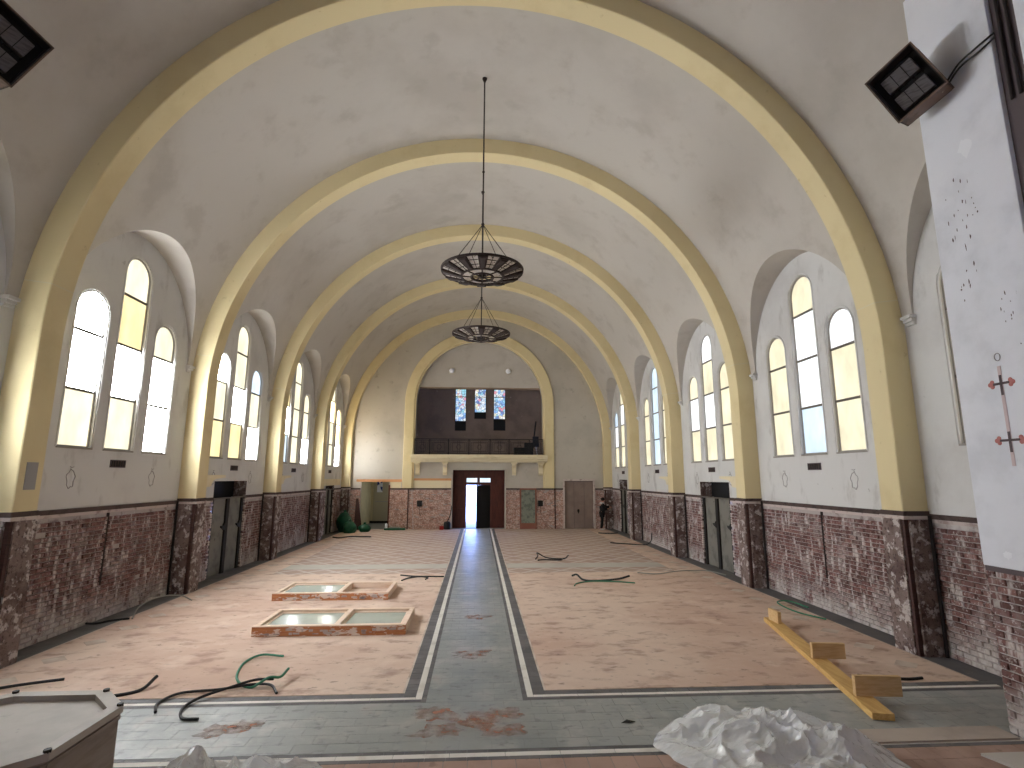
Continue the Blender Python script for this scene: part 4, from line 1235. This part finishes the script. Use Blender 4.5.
# ------------------------------------------------------------------ chandeliers
def chandelier(y, zr, zapex, label):
    r = empty('chandelier', (0, y, zr), label=label, cat='chandelier', group='bowl chandeliers on the nave axis')
    top = 12.87 - zr
    MB().tube([(0, 0, -0.12), (0, 0, 2.6), (0, 0, top)], 0.018, 8).build('rod', 'chand_dark', r)
    MB().lathe([(0.001, top - 0.1), (0.03, top - 0.1), (0.06, top - 0.02), (0.06, top)], 16).build('ceiling_rose', 'chand_dark', r, smooth=True)
    MB().sphere((0, 0, 2.55), 0.035, 10, 6).build('rod_joint', 'chand_dark', r, smooth=True)
    za = zapex - zr
    MB().sphere((0, 0, za), 0.04, 10, 6).build('hook', 'chand_dark', r, smooth=True)
    for k in range(4):
        a = PI / 4 + k * PI / 2
        MB().tube([(0, 0, za), (0.88 * math.cos(a), 0.88 * math.sin(a), -0.02)], 0.008, 6).build('suspension_wire', 'chand_dark', r)
    R0, R1, z1 = 0.965, 0.5, -0.14
    MB().lathe([(R0 - .03, -0.03), (R0 + .012, -0.03), (R0 + .018, 0.02), (R0 - .02, 0.025), (R0 - .03, -0.03)], 64).build('outer_ring', 'chand_dark', r, smooth=True)
    MB().lathe([(R1 - .035, z1 - .03), (R1 + .02, z1 - .03), (R1 + .02, z1 + .02), (R1 - .035, z1 + .02), (R1 - .035, z1 - .03)], 48).build('inner_ring', 'chand_dark', r, smooth=True)
    MB().lathe([(R1 - .26, z1 - .05), (R1 - .22, z1 - .05), (R1 - .22, z1), (R1 - .26, z1), (R1 - .26, z1 - .05)], 36).build('small_ring', 'chand_dark', r, smooth=True)
    N_ = 12
    for k in range(N_):
        a0 = 2 * PI * (k + 0.25) / N_
        for dark in (0, 1):
            b0 = a0 + (2 * PI / N_) * (0.54 if dark else 0)
            b1 = b0 + (2 * PI / N_) * (0.46 if dark else 0.54)
            p = lambda rr, a, z: (rr * math.cos(a), rr * math.sin(a), z)
            if dark:
                q = MB()
                q.add([p(R1, b0, z1), p(R0, b0, 0), p(R0, b1, 0), p(R1, b1, z1), p(R1, b0, z1 - .035), p(R0, b0, -.06), p(R0, b1, -.06), p(R1, b1, z1 - .035)],
                      [(0, 1, 2, 3), (4, 7, 6, 5), (0, 4, 5, 1), (1, 5, 6, 2), (2, 6, 7, 3), (3, 7, 4, 0)])
                d = q.build('dark_panel', 'chand_dark', r)
                am = (b0 + b1) / 2; dw = (b1 - b0) * 0.28
                zz1, zz0 = z1 - .045, -.07
                f = lambda t: R1 + (R0 - R1) * t
                g = lambda t: zz1 + (zz0 - zz1) * t
                q = MB().add([p(f(.12), am - dw, g(.12)), p(f(.9), am - dw, g(.9)), p(f(.9), am + dw, g(.9)), p(f(.12), am + dw, g(.12)),
                              p(f(.12), am - dw, g(.12) + .02), p(f(.9), am - dw, g(.9) + .02), p(f(.9), am + dw, g(.9) + .02), p(f(.12), am + dw, g(.12) + .02)],
                             [(0, 1, 2, 3), (4, 7, 6, 5), (0, 4, 5, 1), (1, 5, 6, 2), (2, 6, 7, 3), (3, 7, 4, 0)])
                q.build('inlay', 'chand_panel', d)
            else:
                q = MB().add([p(R1, b0, z1), p(R0, b0, 0), p(R0, b1, 0), p(R1, b1, z1), p(R1, b0, z1 - .01), p(R0, b0, -.01), p(R0, b1, -.01), p(R1, b1, z1 - .01)],
                             [(0, 1, 2, 3), (4, 7, 6, 5), (0, 4, 5, 1), (1, 5, 6, 2), (2, 6, 7, 3), (3, 7, 4, 0)])
                d = q.build('glass_panel', 'chand_glass', r)
                q = MB()
                for t in (0.33, 0.66):
                    rr, z = R1 + (R0 - R1) * t, z1 * (1 - t) - .012
                    q.beam(p(rr, b0, z), p(rr, b1, z), 0.014, 0.014)
                am = (b0 + b1) / 2
                q.beam(p(R1, am, z1 - .012), p(R0, am, -.012), 0.012, 0.012)
                q.build('leading', 'chand_dark', d)
    for k in range(8):
        b0, b1 = 2 * PI * k / 8 + 0.06, 2 * PI * (k + 1) / 8 - 0.06
        a_, c_ = R1 - .23, R1 - .03
        vs_ = []
        for t in range(5):
            a = b0 + (b1 - b0) * t / 4
            vs_ += [(a_ * math.cos(a), a_ * math.sin(a), z1 - .02), (c_ * math.cos(a), c_ * math.sin(a), z1 - .01)]
        q = MB().add(vs_ + [(x, y_, z + .008) for x, y_, z in vs_], [(2 * t, 2 * t + 1, 2 * t + 3, 2 * t + 2) for t in range(4)] + [(10 + 2 * t, 10 + 2 * t + 1, 10 + 2 * t + 3, 10 + 2 * t + 2) for t in range(4)])
        q.build('glass_petal', 'chand_glass', r)
        MB().beam((0.06 * math.cos(b0 - .06), 0.06 * math.sin(b0 - .06), z1 - .03), ((R1 - .02) * math.cos(b0 - .06), (R1 - .02) * math.sin(b0 - .06), z1 - .02), 0.03, 0.02).build('spoke', 'chand_dark', r)
    MB().lathe([(0.001, -0.2), (0.05, -0.2), (0.09, -0.14), (0.09, -0.09), (0.03, -0.04), (0.001, -0.04)], 20).build('hub', 'black', r, smooth=True)


chandelier(12.03, 7.73, 8.9, 'nearer large bowl chandelier of dark metal and leaded glass')
chandelier(17.5, 7.67, 8.94, 'farther bowl chandelier hanging beyond the first one')

# ------------------------------------------------------------------ old window frames lying on the floor
def old_frame(loc, rz, W, D, H, mull, glazed, label):
    r = empty('old_window_frame', loc, (0, 0, rz), label=label, cat='window frame', group='old window frames on the floor')
    b = 0.09
    MB().box(0, W, 0, 0.09, 0, H).build('front_rail', 'wood_orange', r, bevel=0.006)
    MB().box(-0.0, W, D - 0.12, D, 0, H).build('back_rail', 'wood_frame', r, bevel=0.006)
    MB().box(0, b, 0.09, D - 0.12, 0, H).build('stile', 'wood_frame', r, bevel=0.006)
    MB().box(W - b, W, 0.09, D - 0.12, 0, H).build('stile', 'wood_frame', r, bevel=0.006)
    MB().box(0, W, 0.0, 0.11, H, H + 0.014).build('front_bead', 'wood_frame', r)
    MB().box(mull - 0.05, mull + 0.05, 0.09, D - 0.12, 0.01, H).build('mullion', 'wood_frame', r, bevel=0.006)
    for j, (a, c) in enumerate(((b, mull - 0.05), (mull + 0.05, W - b))):
        if glazed[j]:
            s_ = empty('sash', (0, 0, 0)); s_.parent = r
            q = MB()
            q.box(a, c, 0.09, 0.14, 0.08, 0.12); q.box(a, c, D - 0.19, D - 0.12, 0.08, 0.12)
            q.box(a, a + 0.05, 0.14, D - 0.19, 0.08, 0.12); q.box(c - 0.05, c, 0.14, D - 0.19, 0.08, 0.12)
            q.build('sash_rail', 'wood_frame', s_)
            MB().box(a + 0.05, c - 0.05, 0.14, D - 0.19, 0.1, 0.106).build('pane', 'frame_glass', s_)
    rr = random.Random(int(W * 100) + int(loc[0] * 10))
    q = MB()
    for k in range(26):
        x = rr.uniform(0.1, W - 0.2); w_ = rr.uniform(0.04, 0.28); z = rr.uniform(0.02, H - 0.05)
        q.box(x, x + w_ * .5, -0.006, 0.0, z, min(H, z + rr.uniform(0.012, 0.045)))
    q.build('old_plaster', 'lip', r, kind='stuff', label='white plaster crusts')
    return r


old_frame((-4.15, 10.70, 0.003), 0.0, 2.80, 1.42, 0.165, 1.5, (1, 1), 'nearer old wooden window frame with two glass panes on the floor')
old_frame((-4.87, 13.62, 0.003), 0.0, 2.72, 1.48, 0.155, 1.52, (1, 0), 'farther old wooden window frame with one open half on the floor')

# ------------------------------------------------------------------ plank with three cross blocks
A, B = Vector((5.98, 11.25, 0)), Vector((4.92, 6.78, 0))
d = (B - A).normalized(); Lp = (B - A).length
ang = math.atan2(d.y, d.x)
pk = empty('plank', A, (0, 0, ang), label='long yellow pine plank with short boards nailed across it', cat='plank')
MB().box(0, Lp, -0.125, 0.125, 0.004, 0.084).build('board', 'pine', pk, bevel=0.005)
# local x runs towards the camera, local +y is world right
for t, ln, hgt in ((0.42, 0.12, 0.22), (2.55, 0.43, 0.23), (4.05, 0.52, 0.25)):
    e = empty('cross_block', (t, 0.0, 0.084)); e.parent = pk; e.rotation_euler = (0, 0, PI / 2 - ang - PI / 2 - (0.04 if ln > .2 else 0))
    if ln < 0.2:
        MB().box(-0.02, 0.05, -0.1, 0.25, 0, hgt).build('board_face', 'pine_pale', e, bevel=0.004)
    else:
        q = MB().box(-0.10, ln, -0.03, 0.03, 0, hgt)
        q.v = [(x, y, z + (x * -0.02)) for x, y, z in q.v]
        q.build('board_face', 'pine_pale', e, bevel=0.004)

# ------------------------------------------------------------------ octagonal box, bottom left
ob = empty('octagonal_box', (-4.11, 5.19, 0), label='grey wooden octagonal box with a raised rim, bottom left', cat='box')
def octo(h, c):
    return [(-h + c, h), (h - c, h), (h, h - c), (h, -h + c), (h - c, -h), (-h + c, -h), (-h, -h + c), (-h, h - c)]
HZ = 0.8
o1, o2 = octo(0.81, 0.37), octo(0.70, 0.32)
q = MB()
n = 8
q.add([(x, y, HZ) for x, y in o1] + [(x, y, HZ + 0.0) for x, y in o2] + [(x, y, HZ - 0.07) for x, y in o2] + [(x, y, HZ - 0.06) for x, y in o1],
      [(i, (i + 1) % n, n + (i + 1) % n, n + i) for i in range(n)] + [(n + i, n + (i + 1) % n, 2 * n + (i + 1) % n, 2 * n + i) for i in range(n)] + [(3 * n + i, 3 * n + (i + 1) % n, (i + 1) % n, i) for i in range(n)])
q.build('rim', 'box_top', ob)
MB().add([(x, y, HZ - 0.05) for x, y in o2], [tuple(range(8))]).build('top_panel', 'box_top', ob)
o3 = octo(0.785, 0.36)
for i in range(n):
    a, b = o3[i], o3[(i + 1) % n]
    p = MB().add([(a[0], a[1], 0), (b[0], b[1], 0), (b[0], b[1], HZ - .06), (a[0], a[1], HZ - .06)], [(0, 1, 2, 3)]).build('side_board', 'box_side', ob)
    mx, my = (a[0] + b[0]) / 2, (a[1] + b[1]) / 2
    k = 1.012
    MB().add([((a[0] * .86 + mx * .14) * k, (a[1] * .86 + my * .14) * k, 0.1), ((b[0] * .86 + mx * .14) * k, (b[1] * .86 + my * .14) * k, 0.1), ((b[0] * .86 + mx * .14) * k, (b[1] * .86 + my * .14) * k, HZ - .16), ((a[0] * .86 + mx * .14) * k, (a[1] * .86 + my * .14) * k, HZ - .16)], [(0, 1, 2, 3)]).build('field', 'box_side', p)
    MB().tube([(o1[i][0] * .97, o1[i][1] * .97, HZ - .005), (o1[i][0] * .97, o1[i][1] * .97, HZ + .02)], 0.028, 8).build('corner_stud', 'iron', ob)
    MB().beam((a[0], a[1], HZ - .1), (b[0], b[1], HZ - .1), 0.03, 0.03).build('moulding', 'box_side', ob)

# ------------------------------------------------------------------ plastic sheets
def plastic(name, loc, rx, ry, h, seed, label, rot=0):
    NR_, NA = 70, 200
    q = MB()
    vs_ = []
    for i in range(NR_ + 1):
        t = i / NR_
        for k in range(NA):
            a = 2 * PI * k / NA
            edge = 1 + 0.20 * noise.noise((math.cos(a) * 2.2 + seed, math.sin(a) * 2.2, seed)) + 0.05 * noise.noise((math.cos(a) * 7, math.sin(a) * 7, seed))
            x, y = rx * t * edge * math.cos(a), ry * t * edge * math.sin(a)
            P = Vector((x * 1.1 + y * 0.5, y * 1.5 - x * 0.35, seed))
            W_ = Vector((noise.noise(P * 1.2), noise.noise(P * 1.2 + Vector((9, 0, 0))), 0)) * 0.5
            big = 0.62 + 0.75 * noise.noise(P * 1.3 + W_)
            cr = max(0, 1 - abs(noise.noise(Vector((P.x * 1.3, P.y * 3.4, seed)) + W_)) * 2.2) ** 1.4
            cr2 = max(0, 1 - abs(noise.noise(Vector((P.x * 3.6, P.y * 2.2, seed + 5)) + W_ * 2)) * 2.6) ** 1.4
            cr3 = max(0, 1 - abs(noise.noise(Vector((P.x * 4.2, P.y * 8.0, seed + 9)) + W_ * 3)) * 3.0) ** 2
            env = max(0, 1 - t ** 2.6) ** 0.8
            z = env * h * (max(0.15, big) + 0.24 * cr + 0.2 * cr2 + 0.07 * cr3) + (1 - env) * 0.012
            vs_.append((x, y, max(0.006, z)))
    fs = [(i * NA + k, i * NA + (k + 1) % NA, (i + 1) * NA + (k + 1) % NA, (i + 1) * NA + k) for i in range(NR_) for k in range(NA)]
    q.add(vs_, fs)
    o = q.build(name, 'plastic', label=label, cat='plastic sheet', smooth=0.5, loc=loc)
    o.rotation_euler = (0, 0, rot)
    return o


plastic('plastic_sheet', (3.2, 6.0, 0.0), 1.25, 0.82, 0.34, 3.7, 'large crumpled clear plastic sheet near the plank', -0.35)
plastic('plastic_sheet', (-2.28, 5.72, 0.0), 0.84, 0.42, 0.40, 11.2, 'crumpled clear plastic sheet beside the octagonal box', 0.05)

# loose boards at the lower right
MB().box(4.4, 6.1, 6.24, 6.54, 0.002, 0.022).build('floor_board', 'board_grey', label='flat grey-brown board lying beside the large plastic sheet', cat='board')
MB().add([(5.33, 5.93, 0.03), (6.0, 5.93, 0.03), (6.0, 5.4, 0.03), (5.52, 5.4, 0.03), (5.33, 5.93, 0.002), (6.0, 5.93, 0.002), (6.0, 5.4, 0.002), (5.52, 5.4, 0.002)],
         [(0, 1, 2, 3), (4, 7, 6, 5), (0, 4, 5, 1), (1, 5, 6, 2), (2, 6, 7, 3), (3, 7, 4, 0)]).build('plywood_offcut', 'board_pale', label='pale plywood offcut in the bottom right corner', cat='board')

# ------------------------------------------------------------------ cables
def cable(name, pts, r, m, label, cat='cable', tips=None):
    c = [(x, y, z + r) for x, y, z in pts]
    o = MB().tube(spline(c, 10), r, 8).build(name, m, label=label, cat=cat, smooth=True)
    return o


cable('cable', [(-3.99, 7.48, 0.00), (-4.11, 7.75, 0.00), (-3.99, 8.04, 0.01), (-3.52, 8.15, 0.01), (-3.17, 8.27, 0.02), (-2.88, 8.22, 0.03), (-2.71, 8.00, 0.00)], 0.018, 'cable_black', 'longest black cable curving across the white floor line, left')
cable('cable', [(-3.36, 7.25, 0.00), (-3.57, 7.29, 0.00), (-3.71, 7.58, 0.00), (-3.64, 7.85, 0.02), (-3.37, 8.10, 0.05), (-3.12, 8.30, 0.07), (-2.87, 8.32, 0.07)], 0.018, 'cable_black', 'second black cable ending in a hook beside the green one')
cable('cable', [(-3.13, 9.44, 0.03), (-3.51, 9.56, 0.02), (-3.66, 9.28, 0.00), (-3.54, 8.71, 0.00), (-3.33, 8.35, 0.00), (-3.13, 8.23, 0.00), (-2.91, 8.23, 0.12), (-2.80, 8.37, 0.08), (-2.78, 8.64, 0.10)], 0.018, 'cable_green', 'green cable loop on the brown floor, left')
cable('cable', [(-5.1, 7.9, 0.0), (-4.85, 8.0, 0.0), (-4.6, 8.2, 0), (-4.55, 8.48, 0.08)], 0.022, 'cable_black', 'short black cable stub just beyond the octagonal box')
cable('cable', [(-6.7, 8.3, 0.0), (-6.3, 8.45, 0.02), (-5.9, 8.62, 0.02)], 0.02, 'cable_black', 'thin black cable at the left edge')
cable('cable', [(-7.1, 12.1, 0.0), (-7.25, 12.6, 0.14), (-7.2, 13.2, 0.2), (-6.95, 13.6, 0.14), (-6.75, 13.75, 0)], 0.014, 'cable_grey', 'pale grey cable arching by the left brick wall')
cable('cable', [(-7.6, 11.5, 0.06), (-7.55, 11.75, 0.0), (-7.4, 11.95, 0), (-7.15, 12.1, 0)], 0.02, 'cable_black', 'black cable coming out of the left brick foot')
cable('cable', [(2.05, 19.75, 0), (2.15, 19.95, .08), (2.2, 20.6, 0.1), (2.45, 20.2, 0), (2.7, 19.85, 0), (3.1, 19.85, 0), (3.3, 20.2, 0.06)], 0.022, 'cable_black', 'black cable curl beyond the floor edge, right field')
cable('cable', [(2.1, 19.5, 0), (2.35, 19.6, 0), (2.9, 19.5, 0), (3.0, 19.7, 0.02)], 0.022, 'cable_black', 'short black cable lying in front of the curl')
cable('cable', [(2.75, 16.2, 0.04), (2.85, 16.0, 0.1), (3.0, 15.75, 0), (3.4, 15.6, 0), (4.0, 15.75, 0.02), (4.35, 15.85, 0.08)], 0.028, 'cable_black', 'thick black cable on the middle of the right floor')
cable('cable', [(2.6, 15.0, 0.0), (2.75, 15.35, 0), (3.2, 15.5, 0.02), (3.9, 15.45, 0.01), (4.35, 15.3, 0)], 0.016, 'cable_green', 'thin dark green cable beside the thick black one')
cable('cable', [(7.2, 11.3, 0.0), (6.85, 11.8, 0.04), (6.9, 12.6, 0.05), (7.3, 12.8, 0.03), (7.45, 12.3, 0.0)], 0.016, 'cable_green', 'dark green cable ring by the right wall near the plank')
cable('cable', [(4.9, 16.9, 0), (5.4, 16.55, 0.02), (6.0, 16.9, 0.02), (6.6, 17.2, 0), (7.2, 17.1, 0), (7.45, 16.4, 0)], 0.016, 'cable_grey', 'pale cable running from the right side door')
cable('cable', [(-2.3, 16.8, 0), (-1.9, 16.6, 0), (-1.4, 16.55, 0), (-1.0, 16.5, 0)], 0.02, 'cable_black', 'straight black cable behind the farther window frame')
cable('cable', [(-2.15, 15.95, 0), (-2.0, 16.2, .02), (-1.7, 16.42, 0.02), (-1.45, 16.25, 0.02), (-1.5, 16.1, 0)], 0.02, 'cable_black', 'hooked black cable next to the aisle border')
cable('cable', [(-7.0, 27.1, 0), (-6.6, 26.8, 0), (-6.2, 27.4, 0.0), (-5.7, 27.3, 0), (-5.2, 27.2, 0)], 0.03, 'cable_black', 'dark hose in front of the green bags')
cable('cable', [(5.9, 24.4, 0), (6.6, 23.9, 0), (7.2, 23.6, 0.0), (7.45, 23.5, 0.15), (7.5, 23.45, 0.5)], 0.025, 'cable_black', 'black cable rising up the right brick wall')
cable('cable', [(6.3, 28.6, 0), (6.8, 28.3, 0), (7.3, 28.5, 0)], 0.03, 'cable_black', 'dark hose near the standing person')
cable('cable', [(5.62, 8.2, 0), (5.9, 8.08, 0), (6.25, 8.02, 0), (6.5, 8.05, 0)], 0.02, 'cable_black', 'thin black line on the floor between the boards of the plank')  # thin black tube drawn as a dark line on the floor
MB().add([(1.72, 6.9, .004), (1.8, 6.95, .02), (1.9, 6.93, .004), (1.82, 6.88, .012), (1.72, 6.9, 0), (1.9, 6.93, 0)], [(0, 1, 3), (1, 2, 3), (0, 3, 4), (2, 5, 3), (0, 4, 1), (1, 5, 2)]).build('debris_chip', 'black', label='small black chip on the slate band', cat='debris')

# ------------------------------------------------------------------ green bags, clutter at the end wall
def bag(loc, r, h, seed, label):
    NA, NZ = 22, 12
    q = MB(); vs_ = []
    for i in range(NZ + 1):
        t = i / NZ
        prof = math.sin(PI * min(1, 0.18 + t * 0.82)) ** 0.6 if t < 1 else 0.05
        for k in range(NA):
            a = 2 * PI * k / NA
            n_ = 1 + 0.25 * noise.noise((math.cos(a) * 1.3 + seed, math.sin(a) * 1.3, t * 2)) + 0.1 * noise.noise((math.cos(a) * 4, math.sin(a) * 4 + seed, t * 5))
            vs_.append((r * prof * n_ * math.cos(a), r * prof * n_ * math.sin(a), t * h))
    q.add(vs_, [(i * NA + k, i * NA + (k + 1) % NA, (i + 1) * NA + (k + 1) % NA, (i + 1) * NA + k) for i in range(NZ) for k in range(NA)] + [tuple(range(NA))[::-1], tuple(NZ * NA + k for k in range(NA))])
    e = empty('rubble_bag', loc, label=label, cat='bag', group='green bags by the left wall')
    q.build('sack', 'green_bag', e, smooth=True)
    MB().lathe([(0.05, h - .02), (0.09, h + .03), (0.05, h + .07), (0.001, h + .08)], 10).build('knot', 'green_bag', e, smooth=True)


bag((-7.2, 30.1, 0), 0.42, 1.05, 1.0, 'tallest green bag against the left wall')
bag((-6.75, 29.4, 0), 0.36, 0.62, 5.0, 'middle green bag in front of the tallest one')
bag((-6.1, 30.0, 0), 0.34, 0.42, 9.0, 'lowest green bag nearest the passage')
cl = empty('tool_tray', (-4.65, 30.9, 0), label='low dark green tray of tools at the brick foot left of the entrance', cat='tray')
MB().box(-0.55, 0.6, -0.15, 0.15, 0.002, 0.1).build('tray', 'green_bag', cl, bevel=0.02)
MB().box(-0.3, 0.3, -0.1, 0.1, 0.1, 0.17).build('cloth', 'cable_grey', cl, bevel=0.03)
MB().lathe([(0.001, 0.1), (0.07, 0.1), (0.07, 0.3), (0.03, 0.36), (0.001, 0.36)], 12, (-0.45, 0, 0)).build('can', 'sign_white', cl, smooth=True)
vc = empty('vacuum_cleaner', (-1.75, 31.0, 0), label='black and red vacuum cleaner left of the entrance door', cat='vacuum cleaner')
MB().lathe([(0.001, 0.02), (0.19, 0.02), (0.2, 0.32), (0.15, 0.42), (0.001, 0.46)], 20).build('tank', 'black', vc, smooth=True)
MB().box(-0.42, -0.18, -0.14, 0.1, 0.0, 0.2).build('motor', 'red_paint', vc, bevel=0.03)
MB().tube(spline([(0, 0, 0.4), (0.15, 0.02, 0.75), (0.22, 0.05, 1.15), (0.2, 0.1, 1.3)], 6), 0.025, 8).build('hose', 'black', vc, smooth=True)
lp = empty('leaning_pole', (-3.75, 31.1, 0), label='thin pale pole leaning on the brick foot beside the arch', cat='pole')
MB().tube([(0.12, -0.05, 0), (-0.05, 0.12, 2.1)], 0.025, 8).build('shaft', 'lip', lp)
MB().box(0.02, 0.22, -0.1, 0.0, 0, 0.03).build('foot', 'lip', lp)
lb = empty('leaning_board', (-6.72, 31.0, 0), label='dark narrow board leaning at the passage mouth', cat='board')
MB().add([(-0.18, 0.0, 0), (0.28, 0.0, 0), (-0.05, 0.22, 1.7), (-0.18, 0.22, 1.7), (-0.18, 0.04, 0), (0.28, 0.04, 0), (-0.05, 0.26, 1.7), (-0.18, 0.26, 1.7)], [(0, 1, 2, 3), (4, 7, 6, 5), (0, 4, 5, 1), (1, 5, 6, 2), (2, 6, 7, 3), (3, 7, 4, 0)]).build('board', 'dark_wood', lb)
MB().box(-0.18, 0.28, 0.0, 0.05, 0.0, 0.05).build('edge_strip', 'dark_wood', lb)

# things standing in the gallery
gc = empty('organ_bench', (2.7, 32.6, 4.16), label='dark bench-like chest in the right of the gallery', cat='chest')
MB().box(-0.6, 0.55, -0.3, 0.3, 0.0, 0.5).build('chest', 'black', gc, bevel=0.01)
MB().box(0.05, 0.6, -0.3, 0.3, 0.5, 0.8).build('desk', 'black', gc, bevel=0.01)
gs = empty('folded_stand', (3.42, 33.3, 4.16), label='dark folded stand leaning at the right end of the gallery', cat='stand')
MB().tube([(-0.15, 0, 0), (0.12, 0.1, 2.2)], 0.05, 6).build('leg', 'black', gs)
MB().tube([(0.2, 0, 0), (0.0, 0.1, 1.3)], 0.04, 6).build('leg', 'board_pale', gs)
MB().box(-0.1, 0.28, -0.05, 0.1, 0.6, 1.25).build('cover', 'black', gs, bevel=0.03)

# ------------------------------------------------------------------ the person at the far right
def skin_obj(name, verts, edges, radii, m, parent, sub=2):
    me = bpy.data.meshes.new(name)
    me.from_pydata(verts, edges, [])
    o = bpy.data.objects.new(name, me)
    COL.objects.link(o)
    o.parent = parent
    md = o.modifiers.new('skin', 'SKIN')
    me.skin_vertices.new() if not me.skin_vertices else None
    for i, rr in enumerate(radii):
        sv = me.skin_vertices[0].data[i]
        sv.radius = (rr, rr) if not isinstance(rr, tuple) else rr
        sv.use_root = (i == 0)
    md.use_smooth_shade = True
    ss = o.modifiers.new('sub', 'SUBSURF'); ss.levels = sub; ss.render_levels = sub
    me.materials.append(MATS[m])
    return o


pp = empty('person', (6.93, 30.4, 0), (0, 0, 0), label='person in black clothes and white shoes reaching towards the right wall', cat='person')
# faces +x; pelvis first
V = [(0, 0, 0.93), (0.0, 0, 1.15), (0.02, 0, 1.38), (0.03, 0, 1.49), (0.06, 0, 1.58), (0.075, 0, 1.66), (0.07, 0, 1.72),   # spine, neck, head
     (0, 0.09, 0.88), (0.03, 0.10, 0.5), (-0.01, 0.10, 0.09), (0.13, 0.10, 0.05),            # far leg
     (0, -0.09, 0.88), (-0.03, -0.10, 0.5), (-0.10, -0.10, 0.09), (0.04, -0.10, 0.05),       # near leg
     (0.02, 0.17, 1.40), (0.24, 0.19, 1.26), (0.47, 0.15, 1.24), (0.55, 0.14, 1.24),           # far arm reaching
     (0.02, -0.17, 1.40), (0.08, -0.20, 1.14), (0.28, -0.16, 1.16), (0.35, -0.14, 1.18)]      # near arm
E_ = [(0, 1), (1, 2), (2, 3), (3, 4), (4, 5), (5, 6), (0, 7), (7, 8), (8, 9), (9, 10), (0, 11), (11, 12), (12, 13), (13, 14), (2, 15), (15, 16), (16, 17), (17, 18), (2, 19), (19, 20), (20, 21), (21, 22)]
Rr = [(0.11, 0.14), (0.10, 0.13), (0.11, 0.15), 0.055, 0.07, 0.095, 0.07, 0.085, 0.06, 0.042, 0.035, 0.085, 0.06, 0.042, 0.035, 0.06, 0.045, 0.032, 0.03, 0.06, 0.045, 0.032, 0.03]
skin_obj('body', V, E_, Rr, 'skin', pp)
up = lambda r_, k: tuple(x + k for x in r_) if isinstance(r_, tuple) else r_ + k
ji = [1, 0, 2, 15, 16, 17, 19, 20, 21]
jm = {v: i for i, v in enumerate(ji)}
skin_obj('jacket', [V[i] for i in ji], [(jm[a], jm[b]) for a, b in E_ if a in jm and b in jm], [up(Rr[i], 0.035) for i in ji], 'cloth_black', pp)
ti = [0, 7, 8, 9, 11, 12, 13]
tm = {v: i for i, v in enumerate(ti)}
skin_obj('trousers', [V[i] for i in ti], [(tm[a], tm[b]) for a, b in E_ if a in tm and b in tm], [up(Rr[i], 0.022) for i in ti], 'cloth_black', pp)
for ox, oy in ((-0.01, 0.10), (-0.10, -0.10)):
    MB().sphere((ox + 0.06, oy, 0.05), 0.06, 14, 8, (2.2, 0.9, 0.85)).build('shoe', 'shoe_white', pp, smooth=True)
MB().sphere((0.06, 0, 1.68), 0.115, 16, 10, (0.95, 0.9, 0.95)).build('hair', 'hair', pp, smooth=True)
for e in (-1, 1):
    MB().sphere((0.165, e * 0.035, 1.655), 0.012, 8, 6).build('eye', 'black', pp, smooth=True)
MB().sphere((0.18, 0, 1.625), 0.02, 8, 6, (1, .8, 1.3)).build('nose', 'skin', pp, smooth=True)
MB().box(0.155, 0.172, -0.025, 0.025, 1.585, 1.592).build('mouth', 'rust_red', pp)
MB().lathe([(0.11, 1.42), (0.12, 1.46), (0.10, 1.52), (0.075, 1.5)], 14).build('white_hood', 'shoe_white', pp, smooth=True)
for hx, hy in ((0.55, 0.14), (0.35, -0.14)):
    for f_ in range(4):
        MB().tube([(hx + 0.0, hy - 0.03 + f_ * 0.02, 1.24 if hx > .5 else 1.18), (hx + 0.06, hy - 0.03 + f_ * 0.02, 1.245 if hx > .5 else 1.185), (hx + 0.085 - 0.008 * abs(f_ - 1.5), hy - 0.03 + f_ * 0.02, 1.22 if hx > .5 else 1.16)], [0.009, 0.008, 0.007], 6).build('finger', 'skin', pp, smooth=True)
    MB().tube([(hx - 0.02, hy + 0.03, 1.235 if hx > .5 else 1.175), (hx + 0.03, hy + 0.05, 1.25 if hx > .5 else 1.19)], [0.010, 0.008], 6).build('thumb', 'skin', pp, smooth=True)
